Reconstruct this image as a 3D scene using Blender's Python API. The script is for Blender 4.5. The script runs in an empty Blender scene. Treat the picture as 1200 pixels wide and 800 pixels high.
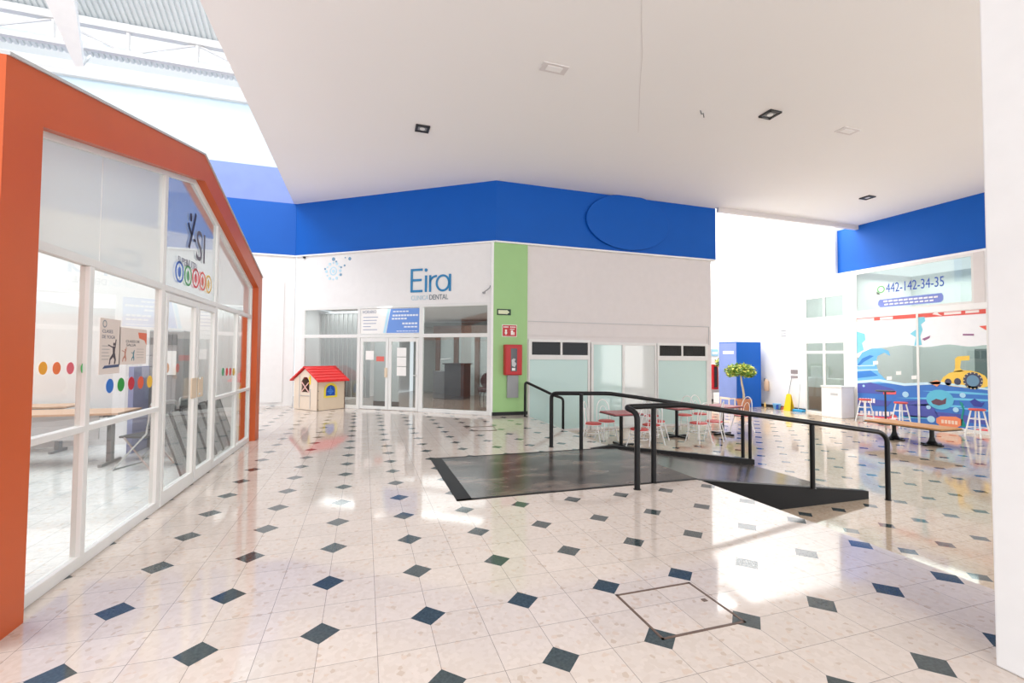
import bpy, bmesh, math, random
import numpy as np
from mathutils import Vector, Matrix
random.seed(7)
S = bpy.context.scene
COL = S.collection

# ------------------------------------------------------------------ camera, world, light, exposure
CG = np.array([1.40766, -2.82205, 1.55812])                       # camera stands here (x right along the tiles, y away, z up)
RG = np.array([0.951985, -0.306052, 0.007583])
UG = np.array([-0.016940, -0.027928, 0.999466])
FG = np.array([0.305677, 0.951605, 0.031770])
FPX = 538.339
cam = bpy.data.cameras.new('camera'); cam_o = bpy.data.objects.new('camera', cam); COL.objects.link(cam_o)
cam.sensor_width = 36; cam.lens = FPX/1200*36; cam.clip_start = .05; cam.clip_end = 300
M_ = Matrix(((RG[0], UG[0], -FG[0], CG[0]), (RG[1], UG[1], -FG[1], CG[1]), (RG[2], UG[2], -FG[2], CG[2]), (0, 0, 0, 1)))
cam_o.matrix_world = M_
S.camera = cam_o
S.view_settings.view_transform = 'Standard'; S.view_settings.look = 'None'; S.view_settings.gamma = 1
S.view_settings.use_curve_mapping = False
S.view_settings.exposure = 0.24
wd = bpy.data.worlds.new('world'); S.world = wd; wd.use_nodes = True
wd.node_tree.nodes['Background'].inputs[0].default_value = (0.93, 0.965, 1.0, 1)
wd.node_tree.nodes['Background'].inputs[1].default_value = 1.0

EANG0 = math.atan2(3.85, -5.31) - math.pi
def area(name, loc, rot, sx, sy, power, color=(1, 1, 1)):
    l = bpy.data.lights.new(name, 'AREA'); l.shape = 'RECTANGLE'; l.size = sx; l.size_y = sy; l.energy = power; l.color = color
    o = bpy.data.objects.new(name, l); COL.objects.link(o); o.location = loc; o.rotation_euler = rot
    return o
area('atrium_skylight', (-4.5, 3.5, 11.5), (0, 0, 0), 6, 14, 1700, (1, 1, 1))
area('corridor_skylight', (14.4, 11.8, 9.4), (0, 0, 0), 6, 6, 950, (1, .99, .97))
area('clinic_fill', FE.p((-3, 2.6, 2.9)) if 0 else (4.66-3*.8095+2.6*.587, 8.75+3*.587+2.6*.8095, 2.95), (0, 0, 0), 4, 4, 120)  # fill added to lift the clinic interior, not a real fitting
area('side_fill', (17.2, -5.6, 2.0), (0, math.radians(90), 0), 4.6, 5, 300, (1, .99, .97))  # unseen fill from the right, added to brighten the orange facade
area('clinic_front_fill', (4.66-3.2*.8095+.5*.587, 8.75+3.2*.587+.5*.8095, 2.95), (0, 0, EANG0), 5.4, .6, 50)  # added fill that lights blind and partition from the front
area('shop_fill', (19.2, 6.0, 4.4), (0, 0, 0), 2, 5, 120)  # added fill to brighten the mural shop interior
area('shop_fill', (19.2, 11.0, 4.4), (0, 0, 0), 2, 3, 60)  # added fill to brighten the room behind the glass door
area('hall_fill', (3, -13, 3.4), (math.radians(90), 0, 0), 18, 5, 760, (1, .985, .96))  # unseen fill added behind the camera for frontal light

# ------------------------------------------------------------------ from a pixel of the photograph to a real plane
def ray(x, y): return FG + RG*(x-600)/FPX + UG*(400-y)/FPX
def onU(x, y, u): d = ray(x, y); return CG + (u-CG[0])/d[0]*d
def onV(x, y, v): d = ray(x, y); return CG + (v-CG[1])/d[1]*d
def onZ(x, y, z=0): d = ray(x, y); return CG + (z-CG[2])/d[2]*d
LOW = -0.49
EA = (4.66, 8.75); EANG = math.atan2(3.85, -5.31) - math.pi        # the clinic's slanted wall, X to the right, Y into the shop
EX = np.array([.8095, -.587]); EY = np.array([.587, .8095])

# ------------------------------------------------------------------ materials
def mat(name, col, rough=.5, metal=0, spec=.5, emis=None, noise=None, bump=0, coat=0):
    m = bpy.data.materials.new(name); m.use_nodes = True; nt = m.node_tree; b = nt.nodes['Principled BSDF']
    b.inputs['Base Color'].default_value = (*col, 1); b.inputs['Roughness'].default_value = rough
    b.inputs['Metallic'].default_value = metal; b.inputs['Specular IOR Level'].default_value = spec
    b.inputs['Coat Weight'].default_value = coat
    if emis: b.inputs['Emission Color'].default_value = (*emis[0], 1); b.inputs['Emission Strength'].default_value = emis[1]
    amt, sc = noise or (.04, 6)
    tc = nt.nodes.new('ShaderNodeTexCoord'); n = nt.nodes.new('ShaderNodeTexNoise'); n.inputs['Scale'].default_value = sc; n.inputs['Detail'].default_value = 4
    nt.links.new(tc.outputs['Object'], n.inputs['Vector'])
    mx = nt.nodes.new('ShaderNodeMix'); mx.data_type = 'RGBA'
    mx.inputs['A'].default_value = (*[c*(1-amt) for c in col], 1); mx.inputs['B'].default_value = (*[min(1, c*(1+amt)) for c in col], 1)
    nt.links.new(n.outputs['Fac'], mx.inputs['Factor']); nt.links.new(mx.outputs['Result'], b.inputs['Base Color'])
    if bump:
        bp = nt.nodes.new('ShaderNodeBump'); bp.inputs['Strength'].default_value = bump; bp.inputs['Distance'].default_value = .01
        nt.links.new(n.outputs['Fac'], bp.inputs['Height']); nt.links.new(bp.outputs['Normal'], b.inputs['Normal'])
    return m
def sr(r, g, b):
    f = lambda c: (c/255/12.92 if c/255 <= .04045 else ((c/255+.055)/1.055)**2.4)
    return (f(r), f(g), f(b))
def glass(name, tint=(.93, .97, .96), refl=1.0, ior=1.5, body=None):
    m = bpy.data.materials.new(name); m.use_nodes = True; nt = m.node_tree; nt.nodes.remove(nt.nodes['Principled BSDF'])
    out = nt.nodes['Material Output']
    lw = nt.nodes.new('ShaderNodeLayerWeight'); lw.inputs['Blend'].default_value = .5        # Schlick's reflectance, the same from both faces
    pw = nt.nodes.new('ShaderNodeMath'); pw.operation = 'POWER'; pw.inputs[1].default_value = 5; nt.links.new(lw.outputs['Facing'], pw.inputs[0])
    ad = nt.nodes.new('ShaderNodeMath'); ad.operation = 'MULTIPLY_ADD'; ad.inputs[1].default_value = .95; ad.inputs[2].default_value = .045; nt.links.new(pw.outputs[0], ad.inputs[0])
    mu = nt.nodes.new('ShaderNodeMath'); mu.operation = 'MULTIPLY'; mu.use_clamp = True; mu.inputs[1].default_value = refl
    nt.links.new(ad.outputs[0], mu.inputs[0])
    tr = nt.nodes.new('ShaderNodeBsdfTransparent'); tr.inputs[0].default_value = (*tint, 1)
    gl = nt.nodes.new('ShaderNodeBsdfGlossy'); gl.inputs['Roughness'].default_value = 0.0 if not body else .06
    mx = nt.nodes.new('ShaderNodeMixShader'); nt.links.new(mu.outputs[0], mx.inputs[0])
    if body:
        df = nt.nodes.new('ShaderNodeBsdfDiffuse'); df.inputs[0].default_value = (*body[0], 1)
        tl = nt.nodes.new('ShaderNodeBsdfTranslucent'); tl.inputs[0].default_value = (*body[0], 1)
        a1 = nt.nodes.new('ShaderNodeMixShader'); a1.inputs[0].default_value = body[2] if len(body) > 2 else .35
        nt.links.new(df.outputs[0], a1.inputs[1]); nt.links.new(tl.outputs[0], a1.inputs[2])
        a2 = nt.nodes.new('ShaderNodeMixShader'); a2.inputs[0].default_value = body[1]
        nt.links.new(tr.outputs[0], a2.inputs[1]); nt.links.new(a1.outputs[0], a2.inputs[2])
        nt.links.new(a2.outputs[0], mx.inputs[1])
    else: nt.links.new(tr.outputs[0], mx.inputs[1])
    nt.links.new(gl.outputs[0], mx.inputs[2]); nt.links.new(mx.outputs[0], out.inputs[0])
    return m

def terrazzo(name, off, base, base2, dark=True, period=.6, half=.105, rough=.07):
    m = bpy.data.materials.new(name); m.use_nodes = True; nt = m.node_tree; N = nt.nodes; L = nt.links; b = N['Principled BSDF']
    def math_(op, a, c=None, clamp=False):
        n = N.new('ShaderNodeMath'); n.operation = op; n.use_clamp = clamp
        for i, v in enumerate((a, c)):
            if v is None: continue
            if isinstance(v, (int, float)): n.inputs[i].default_value = v
            else: L.new(v, n.inputs[i])
        return n.outputs[0]
    g = N.new('ShaderNodeNewGeometry'); sp = N.new('ShaderNodeSeparateXYZ'); L.new(g.outputs['Position'], sp.inputs[0])
    def tri(o, ofs, per):                                           # distance to the nearest multiple of per
        t = math_('DIVIDE', math_('SUBTRACT', o, ofs), per)
        return math_('MULTIPLY', math_('ABSOLUTE', math_('SUBTRACT', t, math_('ROUND', t))), per)
    du, dv = tri(sp.outputs[0], off[0], period), tri(sp.outputs[1], off[1], period)
    dia = math_('LESS_THAN', math_('ADD', du, dv), half)
    ju, jv = tri(sp.outputs[0], off[0], .3), tri(sp.outputs[1], off[1], .3)
    joint = math_('LESS_THAN', math_('MINIMUM', ju, jv), .0016)
    v1 = N.new('ShaderNodeTexVoronoi'); v1.inputs['Scale'].default_value = 38; v1.inputs['Randomness'].default_value = 1; L.new(g.outputs['Position'], v1.inputs['Vector'])
    cr = N.new('ShaderNodeValToRGB'); cr.color_ramp.interpolation = 'CONSTANT'
    sc = N.new('ShaderNodeSeparateColor'); L.new(v1.outputs['Color'], sc.inputs[0]); L.new(sc.outputs[0], cr.inputs[0])
    els = cr.color_ramp.elements; els[0].color = (*base, 1); els[1].position = .45; els[1].color = (*base2, 1)
    for pos, k in ((.74, (1.03, 1.03, 1.03)), (.93, (.97, .90, .84)), (.975, (.86, .80, .74))):
        e = els.new(pos); e.color = (*[min(.95, c*q) for c, q in zip(base, k)], 1)
    # each slab a shade of its own
    cell = N.new('ShaderNodeTexWhiteNoise'); cell.noise_dimensions = '2D'
    cx = N.new('ShaderNodeCombineXYZ')
    L.new(math_('FLOOR', math_('DIVIDE', math_('SUBTRACT', sp.outputs[0], off[0]), .3)), cx.inputs[0])
    L.new(math_('FLOOR', math_('DIVIDE', math_('SUBTRACT', sp.outputs[1], off[1]), .3)), cx.inputs[1])
    L.new(cx.outputs[0], cell.inputs['Vector'])
    hv = N.new('ShaderNodeHueSaturation'); L.new(cr.outputs[0], hv.inputs['Color'])
    L.new(math_('ADD', math_('MULTIPLY', cell.outputs['Value'], .07), .965), hv.inputs['Value'])
    n2 = N.new('ShaderNodeTexNoise'); n2.inputs['Scale'].default_value = 60; L.new(g.outputs['Position'], n2.inputs['Vector'])
    dk = N.new('ShaderNodeMix'); dk.data_type = 'RGBA'; dk.inputs['A'].default_value = (.018, .030, .034, 1); dk.inputs['B'].default_value = (.085, .115, .12, 1)
    L.new(n2.outputs['Fac'], dk.inputs['Factor'])
    m1 = N.new('ShaderNodeMix'); m1.data_type = 'RGBA'; L.new(joint, m1.inputs['Factor']); L.new(hv.outputs[0], m1.inputs['A']); m1.inputs['B'].default_value = (*[c*.45 for c in base2], 1)
    m2 = N.new('ShaderNodeMix'); m2.data_type = 'RGBA'; L.new(dia, m2.inputs['Factor']); L.new(m1.outputs['Result'], m2.inputs['A']); L.new(dk.outputs['Result'], m2.inputs['B'])
    if not dark: m2.inputs['Factor'].default_value = 0; nt.links.remove(m2.inputs['Factor'].links[0])
    L.new(m2.outputs['Result'], b.inputs['Base Color']); b.inputs['Roughness'].default_value = rough; b.inputs['IOR'].default_value = 1.55
    n3 = N.new('ShaderNodeTexNoise'); n3.inputs['Scale'].default_value = 1.3; L.new(g.outputs['Position'], n3.inputs['Vector'])
    L.new(math_('ADD', math_('MULTIPLY', n3.outputs['Fac'], .06), rough-.03), b.inputs['Roughness'])
    return m
m_floor = terrazzo('terrazzo', (0, 0), sr(216, 204, 195), sr(213, 200, 190))
m_floor_low = terrazzo('terrazzo_lower', (.366, .012), sr(206, 187, 166), sr(200, 180, 158), rough=.065)
m_floor_in = terrazzo('terrazzo_kiosk', (.1, .1), sr(228, 230, 230), sr(220, 223, 224), dark=False)
m_floor_cl = terrazzo('terrazzo_clinic', (.1, .1), sr(150, 128, 112), sr(135, 112, 98), dark=False)

white = mat('white_paint', sr(238, 236, 235), .55, bump=.05)
white2 = mat('bright_white_paint', sr(246, 246, 246), .5)
warm_white = mat('warm_white_paint', sr(226, 220, 219), .55)
ceil_m = mat('ceiling_paint', sr(250, 248, 247), .75, bump=.04, noise=(.015, .7))
blue = mat('blue_paint', sr(0, 90, 186), .5, spec=.3, noise=(.05, 2))
blue_faded_lit = mat('faded_and_lit_blue', sr(126, 146, 208), .5, noise=(.12, 2))  # faded paint of the wall strip; also the painted-in light on the cubicle
green = mat('green_paint', sr(160, 203, 138), .5, noise=(.04, 3))
orange = mat('orange_paint', sr(204, 90, 38), .4, noise=(.08, 2))
alu = mat('white_aluminium', sr(232, 232, 230), .35)
alu_g = mat('grey_aluminium', sr(196, 198, 196), .35, metal=.2)
black = mat('black_enamel', (.008, .008, .009), .35, spec=.3)
blackm = mat('black_ramp_paint', (.009, .009, .010), .5, spec=.2)
dark = mat('dark_trim', (.03, .03, .032), .5)
red = mat('red_enamel', sr(190, 22, 30), .35)
redp = mat('red_plastic', sr(226, 34, 34), .4)
red_seat = mat('red_seat', sr(205, 74, 70), .45)
red_top = mat('red_tabletop', sr(176, 92, 96), .4)
grey = mat('grey_metal', sr(150, 152, 154), .4, metal=.3)
lgrey = mat('light_grey', sr(196, 198, 200), .5)
dgrey = mat('dark_grey', sr(62, 64, 68), .5)
desk_w = mat('desk_wood', sr(205, 170, 145), .45, noise=(.12, 3))
bench_w = mat('bench_wood', sr(206, 150, 96), .45, noise=(.15, 5))
salmon = mat('salmon_paint', sr(222, 150, 128), .5)
beige = mat('beige_plastic', sr(224, 205, 180), .5)
cream = mat('cream_plastic', sr(235, 216, 196), .55)
yellow = mat('yellow_plastic', sr(240, 208, 30), .4)
bluep = mat('blue_plastic', sr(20, 84, 190), .4)
terra = mat('terracotta', sr(190, 128, 96), .7, noise=(.12, 8), bump=.2)
trunk_m = mat('bark', sr(205, 190, 165), .8, noise=(.2, 20), bump=.3)
leaf_m = mat('leaf', sr(110, 150, 60), .55, noise=(.35, 9))
leaf_y = mat('yellow_leaf', sr(190, 190, 80), .55, noise=(.3, 9))
soil = mat('soil', (.03, .02, .015), .9)
steel = mat('steel', (.6, .6, .6), .3, metal=.9)
zinc = mat('galvanised_sheet', sr(216, 223, 226), .45, metal=.1, noise=(.06, 3))
paper = mat('paper', sr(245, 243, 240), .6)
pink_p = mat('poster_paper', sr(226, 214, 206), .6)
brown = mat('brown_wood', sr(104, 84, 74), .5, noise=(.2, 4))
lam = mat('lamp_glass', (.8, .8, .78), .3)
g_clear = glass('clear_glass', refl=1.3)
g_kiosk = glass('kiosk_glass', (.96, .985, .975), refl=1.0)
g_clinic = glass('clinic_glass', (.84, .87, .87), refl=1.5)
g_film = glass('frosted_film_glass', refl=1.6, body=((.94, .98, .97), 1.0, .3))
g_logo = glass('light_film_glass', refl=1.6, body=(sr(226, 234, 238), .30))
g_teal = glass('teal_film_glass', refl=1.5, body=(sr(204, 232, 228), 1.0, .02))
g_pale = glass('pale_film_glass', refl=1.5, body=(sr(222, 228, 226), 1.0, .02))
g_dark = glass('dark_glass', (.25, .25, .26), refl=1.2)
g_shop = glass('shop_glass', (.80, .86, .84), refl=1.3)
g_skin = glass('translucent_roof_sheet', body=((.93, .95, .96), .95), refl=.3)
_fm = {}
def flat(r, g, b):
    k = (r, g, b)
    if k not in _fm: _fm[k] = mat('print_%d_%d_%d' % k, sr(*k), .45)
    return _fm[k]

# patchy worn paint of the ramp floor
def ramp_material():
    m = mat('ramp_paint', (.03, .03, .03), .2, spec=.35); nt = m.node_tree; b = nt.nodes['Principled BSDF']
    g = nt.nodes.new('ShaderNodeNewGeometry'); mp = nt.nodes.new('ShaderNodeMapping'); mp.inputs['Scale'].default_value = (1.3, 2.6, 1); mp.inputs['Rotation'].default_value = (0, 0, .25)
    n = nt.nodes.new('ShaderNodeTexNoise'); n.inputs['Scale'].default_value = 1.1; n.inputs['Detail'].default_value = 6; n.inputs['Distortion'].default_value = .25
    nt.links.new(g.outputs['Position'], mp.inputs['Vector']); nt.links.new(mp.outputs[0], n.inputs['Vector'])
    cr = nt.nodes.new('ShaderNodeValToRGB'); e = cr.color_ramp.elements
    e[0].position = .38; e[0].color = (.030, .026, .026, 1); e[1].position = .68; e[1].color = (.21, .165, .14, 1)
    q = e.new(.52); q.color = (.085, .068, .062, 1)
    nt.links.new(n.outputs['Fac'], cr.inputs[0]); nt.links.new(cr.outputs[0], b.inputs['Base Color'])
    return m
ramp_m = ramp_material()

# ------------------------------------------------------------------ building helpers
class Frame:
    def __init__(s, o=(0, 0, 0), a=0): s.o = Vector(o); s.a = a
    def p(s, v): return s.o + Matrix.Rotation(s.a, 3, 'Z') @ Vector(v)
W0 = Frame(); FE = Frame((EA[0], EA[1], 0), EANG)
BASE = {}
def bm_(): return bmesh.new()
_jr = random.Random(3)
def box(b, x0, x1, y0, y1, z0, z1):
    e = _jr.uniform(0, .0012) if (x1-x0 > .01 and y1-y0 > .01 and z1-z0 > .01 and max(x1-x0, y1-y0) < 8) else 0   # no two faces in one plane
    x0 += e; x1 -= e; y0 += e; y1 -= e; z1 -= e
    vs = [b.verts.new((x, y, z)) for z in (z0, z1) for y in (y0, y1) for x in (x0, x1)]
    for f in ((0, 2, 3, 1), (4, 5, 7, 6), (0, 1, 5, 4), (2, 6, 7, 3), (0, 4, 6, 2), (1, 3, 7, 5)): b.faces.new([vs[i] for i in f])
    return b
def tube(b, pts, r, seg=8, closed=False, r2=None):
    pts = [Vector(p) for p in pts]; n = len(pts); rings = []
    for i, p in enumerate(pts):
        a = pts[(i-1) % n] if (closed or i) else p; c = pts[(i+1) % n] if (closed or i < n-1) else p
        t = (c-a).normalized(); ref = Vector((0, 0, 1)) if abs(t.z) < .95 else Vector((0, 1, 0))
        x = t.cross(ref).normalized(); y = t.cross(x)
        if rings and not closed or rings:
            px = rings[-1][1]; x = (px - t*px.dot(t)).normalized() if (px - t*px.dot(t)).length > 1e-4 else x; y = t.cross(x)
        rr = r if r2 is None else r + (r2-r)*i/(n-1)
        rings.append(([b.verts.new(p + x*rr*math.cos(k*2*math.pi/seg) + y*rr*math.sin(k*2*math.pi/seg)) for k in range(seg)], x))
    m = n if closed else n-1
    for i in range(m):
        A, B = rings[i][0], rings[(i+1) % n][0]
        for k in range(seg): b.faces.new((A[k], A[(k+1) % seg], B[(k+1) % seg], B[k]))
    if not closed: b.faces.new(rings[0][0][::-1]); b.faces.new(rings[-1][0])
    return b
def smooth_path(pts, rad=.08, n=5):
    pts = [Vector(p) for p in pts]; out = [pts[0]]
    for i in range(1, len(pts)-1):
        a, p, c = pts[i-1], pts[i], pts[i+1]; d1 = (a-p); d2 = (c-p); r = min(rad, d1.length/2.01, d2.length/2.01)
        s, e = p+d1.normalized()*r, p+d2.normalized()*r
        for k in range(n+1): t = k/n; out.append(s*(1-t)**2 + p*2*t*(1-t) + e*t*t)
    return out + [pts[-1]]
def lathe(b, prof, c=(0, 0, 0), seg=24):
    rings = [[b.verts.new((c[0]+r*math.cos(k*2*math.pi/seg), c[1]+r*math.sin(k*2*math.pi/seg), c[2]+z)) for k in range(seg)] for r, z in prof]
    for A, B in zip(rings, rings[1:]):
        for k in range(seg): b.faces.new((A[k], A[(k+1) % seg], B[(k+1) % seg], B[k]))
    b.faces.new(rings[0][::-1]); b.faces.new(rings[-1]); return b
def prism(b, poly, org, X, Y, t):
    """a flat outline (in X,Y about org) given thickness t along X x Y"""
    org, X, Y = Vector(org), Vector(X), Vector(Y); N = X.cross(Y)
    A = [b.verts.new(org+X*p[0]+Y*p[1]) for p in poly]; B = [b.verts.new(org+X*p[0]+Y*p[1]+N*t) for p in poly]
    n = len(poly); fa = b.faces.new(A[::-1]); fb = b.faces.new(B)
    for i in range(n): b.faces.new((A[i], A[(i+1) % n], B[(i+1) % n], B[i]))
    return b
def tris(b):
    fs = [f for f in b.faces if len(f.verts) > 4]
    if fs: bmesh.ops.triangulate(b, faces=fs)
def raw(name, b, m, bevel=0, smooth=False):
    tris(b); bmesh.ops.recalc_face_normals(b, faces=b.faces[:])
    me = bpy.data.meshes.new(name); b.to_mesh(me); b.free(); me.materials.append(m)
    if smooth: me.polygons.foreach_set('use_smooth', [True]*len(me.polygons))
    o = bpy.data.objects.new(name, me); COL.objects.link(o)
    if bevel: md = o.modifiers.new('bevel', 'BEVEL'); md.width = bevel; md.segments = 2; md.limit_method = 'ANGLE'; md.angle_limit = math.radians(40)
    if smooth:
        for e in me.edges: pass
        try:
            me.set_sharp_from_angle(angle=math.radians(40))
        except Exception: pass
    return o
def tag(o, label, cat, group=None, kind=None):
    o['label'] = label; o['category'] = cat
    if group: o['group'] = group
    if kind: o['kind'] = kind
    return o
def thing(name, label, cat, base=(0, 0, 0), frame=W0, group=None, kind=None, rz=0):
    o = bpy.data.objects.new(name, None); COL.objects.link(o); o.empty_display_size = .1
    o.location = frame.p(base); o.rotation_euler = (0, 0, frame.a+rz); BASE[o.name] = (Vector(base), 0)
    return tag(o, label, cat, group, kind)
def part(name, b, m, par, bevel=0, smooth=False, label=None, kind=None):
    root = par
    while root.parent: root = root.parent
    bmesh.ops.translate(b, verts=b.verts[:], vec=-BASE[root.name][0])
    o = raw(name, b, m, bevel, smooth); o.parent = par
    if label: o['label'] = label
    if kind: o['kind'] = kind
    return o
def solo(name, b, m, label, cat, frame=W0, group=None, kind=None, bevel=0, smooth=False):
    co = [v.co for v in b.verts]; mn = Vector([min(c[i] for c in co) for i in range(3)]); mx = Vector([max(c[i] for c in co) for i in range(3)])
    base = Vector(((mn.x+mx.x)/2, (mn.y+mx.y)/2, mn.z)); bmesh.ops.translate(b, verts=b.verts[:], vec=-base)
    o = raw(name, b, m, bevel, smooth); o.location = frame.p(base); o.rotation_euler = (0, 0, frame.a)
    BASE[o.name] = (base, 0)
    return tag(o, label, cat, group, kind)
def sub(name, b, m, par, **k):                                      # part of a solo mesh
    return part(name, b, m, par, **k)
def dup(root, loc, rz, label=None, group=None):
    r = root.copy(); COL.objects.link(r); r.location = loc; r.rotation_euler = (0, 0, rz)
    if label: r['label'] = label
    if group: r['group'] = group
    for ch in list(root.children):
        c = ch.copy(); COL.objects.link(c); c.parent = r
        for g in list(ch.children): d = g.copy(); COL.objects.link(d); d.parent = c
    return r
_font = {}
def text_bm(s, w=None, h=None, thick=.002, off=0):
    """mesh of a line of lettering, lower left at 0,0, scaled to width w and/or cap height h"""
    c = bpy.data.curves.new('lettering', 'FONT'); c.body = s; c.size = 1; c.extrude = 0; c.resolution_u = 3; c.offset = off
    o = bpy.data.objects.new('lettering', c); COL.objects.link(o); bpy.context.view_layer.update()
    me = bpy.data.meshes.new_from_object(o.evaluated_get(bpy.context.evaluated_depsgraph_get()))
    bpy.data.objects.remove(o); bpy.data.curves.remove(c)
    b = bm_(); b.from_mesh(me); bpy.data.meshes.remove(me)
    xs = [v.co.x for v in b.verts]; ys = [v.co.y for v in b.verts]; x0, x1, y0, y1 = min(xs), max(xs), min(ys), max(ys)
    sx = w/(x1-x0) if w else h/(y1-y0); sy = h/(y1-y0) if h else sx
    for v in b.verts: v.co.x = (v.co.x-x0)*sx; v.co.y = (v.co.y-y0)*sy; v.co.z = 0
    r = bmesh.ops.extrude_face_region(b, geom=b.faces[:]); vs = [e for e in r['geom'] if isinstance(e, bmesh.types.BMVert)]
    bmesh.ops.translate(b, verts=vs, vec=(0, 0, thick)); return b
def place(b, org, X, Y):
    org, X, Y = Vector(org), Vector(X), Vector(Y); N = X.cross(Y)
    for v in b.verts: c = v.co.copy(); v.co = org+X*c.x+Y*c.y+N*c.z
    return b
def add_text(b, s, org, X, Y, w=None, h=None, thick=.002, off=0):
    t = place(text_bm(s, w, h, thick, off), org, X, Y); me = bpy.data.meshes.new('x'); t.to_mesh(me); t.free(); b.from_mesh(me); bpy.data.meshes.remove(me); return b
def disc(cx, cy, rx, ry=None, n=24): ry = ry or rx; return [(cx+rx*math.cos(k*2*math.pi/n), cy+ry*math.sin(k*2*math.pi/n)) for k in range(n)]
def ringm(b, cx, cy, r, w, org, X, Y, t=.002, n=24, ry=None):
    ry = ry or r
    for k in range(n):
        a, c = k*2*math.pi/n, (k+1)*2*math.pi/n
        prism(b, [(cx+r*math.cos(a), cy+ry*math.sin(a)), (cx+r*math.cos(c), cy+ry*math.sin(c)), (cx+(r-w)*math.cos(c), cy+(ry-w)*math.sin(c)), (cx+(r-w)*math.cos(a), cy+(ry-w)*math.sin(a))], org, X, Y, t)
def rrect(x0, x1, y0, y1, r, n=5):
    out = []
    for cx, cy, a0 in ((x1-r, y1-r, 0), (x0+r, y1-r, 90), (x0+r, y0+r, 180), (x1-r, y0+r, 270)):
        out += [(cx+r*math.cos(math.radians(a0+90*k/n)), cy+r*math.sin(math.radians(a0+90*k/n))) for k in range(n+1)]
    return out
ST = 'structure'

# ================================================================== FLOORS
b = bm_(); box(b, -14, 5.5, -9, 16, -.6, 0)
solo('floor', b, m_floor, 'polished cream terrazzo floor of the upper level with dark diamond insets', 'floor', kind=ST)
b = bm_(); box(b, 5.5, 22, -9, 19, LOW-.2, LOW)
solo('floor_lower', b, m_floor_low, 'sunken warm beige terrazzo floor beyond the ramp', 'floor', kind=ST)
# inspection hatch let into the floor
t = thing('floor_hatch', 'square floor hatch outlined by a dark metal rim in the foreground', 'hatch', (3.3, -.37, 0))
b = bm_()
for x0, x1, y0, y1 in ((3.0, 3.58, -.135, -.12), (3.0, 3.58, -.62, -.605), (3.0, 3.015, -.62, -.12), (3.565, 3.58, -.62, -.12)): box(b, x0, x1, y0, y1, 0, .003)
part('rim', b, brown, t)
b = bm_(); box(b, 3.50, 3.53, -.36, -.33, 0, .004); part('lifting_ring', b, brown, t)

t = thing('floor_hatch', 'small faint floor hatch outline in front of the clinic window', 'hatch', (4.3, 7.2, 0))
b = bm_(); hq = [onZ(x, y, .003) for x, y in ((544.5, 500.7), (557, 504.8), (582, 504.2), (578, 499.2))]
tube(b, [tuple(q) for q in hq], .008, 4, closed=True); part('rim', b, brown, t)
# ramp : flat painted landing, slope, two kerbs
rt = thing('wheelchair_ramp', 'black painted access ramp from upper floor down to the sunken floor', 'ramp', (5.5, 3.15, 0), kind=ST)
b = bm_(); box(b, 2.4, 5.5, 2.1, 4.2, 0, .004); part('landing', b, ramp_m, rt)
b = bm_()
for x0, x1, y0, y1 in ((2.38, 5.5, 2.09, 2.13), (2.38, 2.55, 2.09, 4.21), (2.38, 5.3, 4.17, 4.21)): box(b, x0, x1, y0, y1, 0, .006)
part('border_line', b, blackm, rt)
b = bm_(); prism(b, [(5.5, 0), (8.5, LOW+.005), (8.5, LOW), (5.5, LOW)], (0, 4.2, 0), (1, 0, 0), (0, 0, 1), 2.1); part('slope', b, ramp_m, rt)
b = bm_(); prism(b, [(5.48, .003), (8.47, -.378), (8.47, LOW), (5.5, LOW)], (0, 2.13, 0), (1, 0, 0), (0, 0, 1), .09); part('kerb', b, blackm, rt)
b = bm_(); prism(b, [(5.1, 0.0), (5.5, .035), (8.57, -.39), (8.57, LOW), (5.5, LOW), (5.1, -.01)], (0, 4.30, 0), (1, 0, 0), (0, 0, 1), .10); part('kerb', b, blackm, rt)
# stairs hidden below the edge
st = thing('staircase', 'short flight of terrazzo steps beside the ramp down to the sunken floor', 'stairs', (5.5, 6.5, LOW), kind=ST)
for k in range(2):
    b = bm_(); box(b, 5.5, 5.8+.3*(1-k), 4.5, 8.6, LOW+.163*k, LOW+.163*(k+1)); part('step', b, m_floor_low, st)

# railings
def railing(name, label, rail, posts, r=.034):
    t = thing(name, label, 'railing', (rail[0][0], rail[0][1], rail[0][2]))
    b = bm_(); tube(b, smooth_path(rail, .09), r, 12); part('handrail', b, black, t, smooth=True)
    for (x, y, z0, z1) in posts:
        b = bm_(); tube(b, [(x, y, z0), (x, y, z1)], r*.93, 12); part('post', b, black, t, smooth=True)
        b = bm_(); lathe(b, [(.045, 0), (.045, .006)], (x, y, z0), 16); part('base_flange', b, black, t)
    for q in (rail[0], rail[-1]):
        b = bm_(); lathe(b, [(.045, 0), (.045, .006)], q, 16); part('base_flange', b, black, t)
railing('ramp_railing', 'black tubular railing along the near side of the ramp, closest to the camera',
        [(4.5, 1.93, 0), (4.5, 1.93, .90), (4.45, 2.13, .945), (5.30, 2.10, .955), (8.60, 1.95, .49), (8.69, 1.92, .40), (8.69, 1.92, LOW)],
        [(4.86, 2.12, 0, .94), (7.36, 2.02, -.245, .66)])
railing('ramp_railing', 'black tubular railing along the far side of the ramp, beside the table area',
        [(4.5, 4.55, 0), (4.5, 4.55, .92), (4.62, 4.42, .93), (5.46, 4.25, .925), (8.45, 4.26, .50), (8.62, 4.36, .48), (8.70, 4.62, .46), (8.70, 4.62, LOW)],
        [(4.89, 4.19, 0, .93), (8.52, 4.26, -.385, .49)])
railing('stair_railing', 'short black handrail of the steps by the green column',
        [(5.38, 8.4, 0), (5.38, 8.4, .90), (6.22, 8.4, .52), (6.45, 8.4, .45), (6.45, 8.4, LOW)], [])

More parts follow.
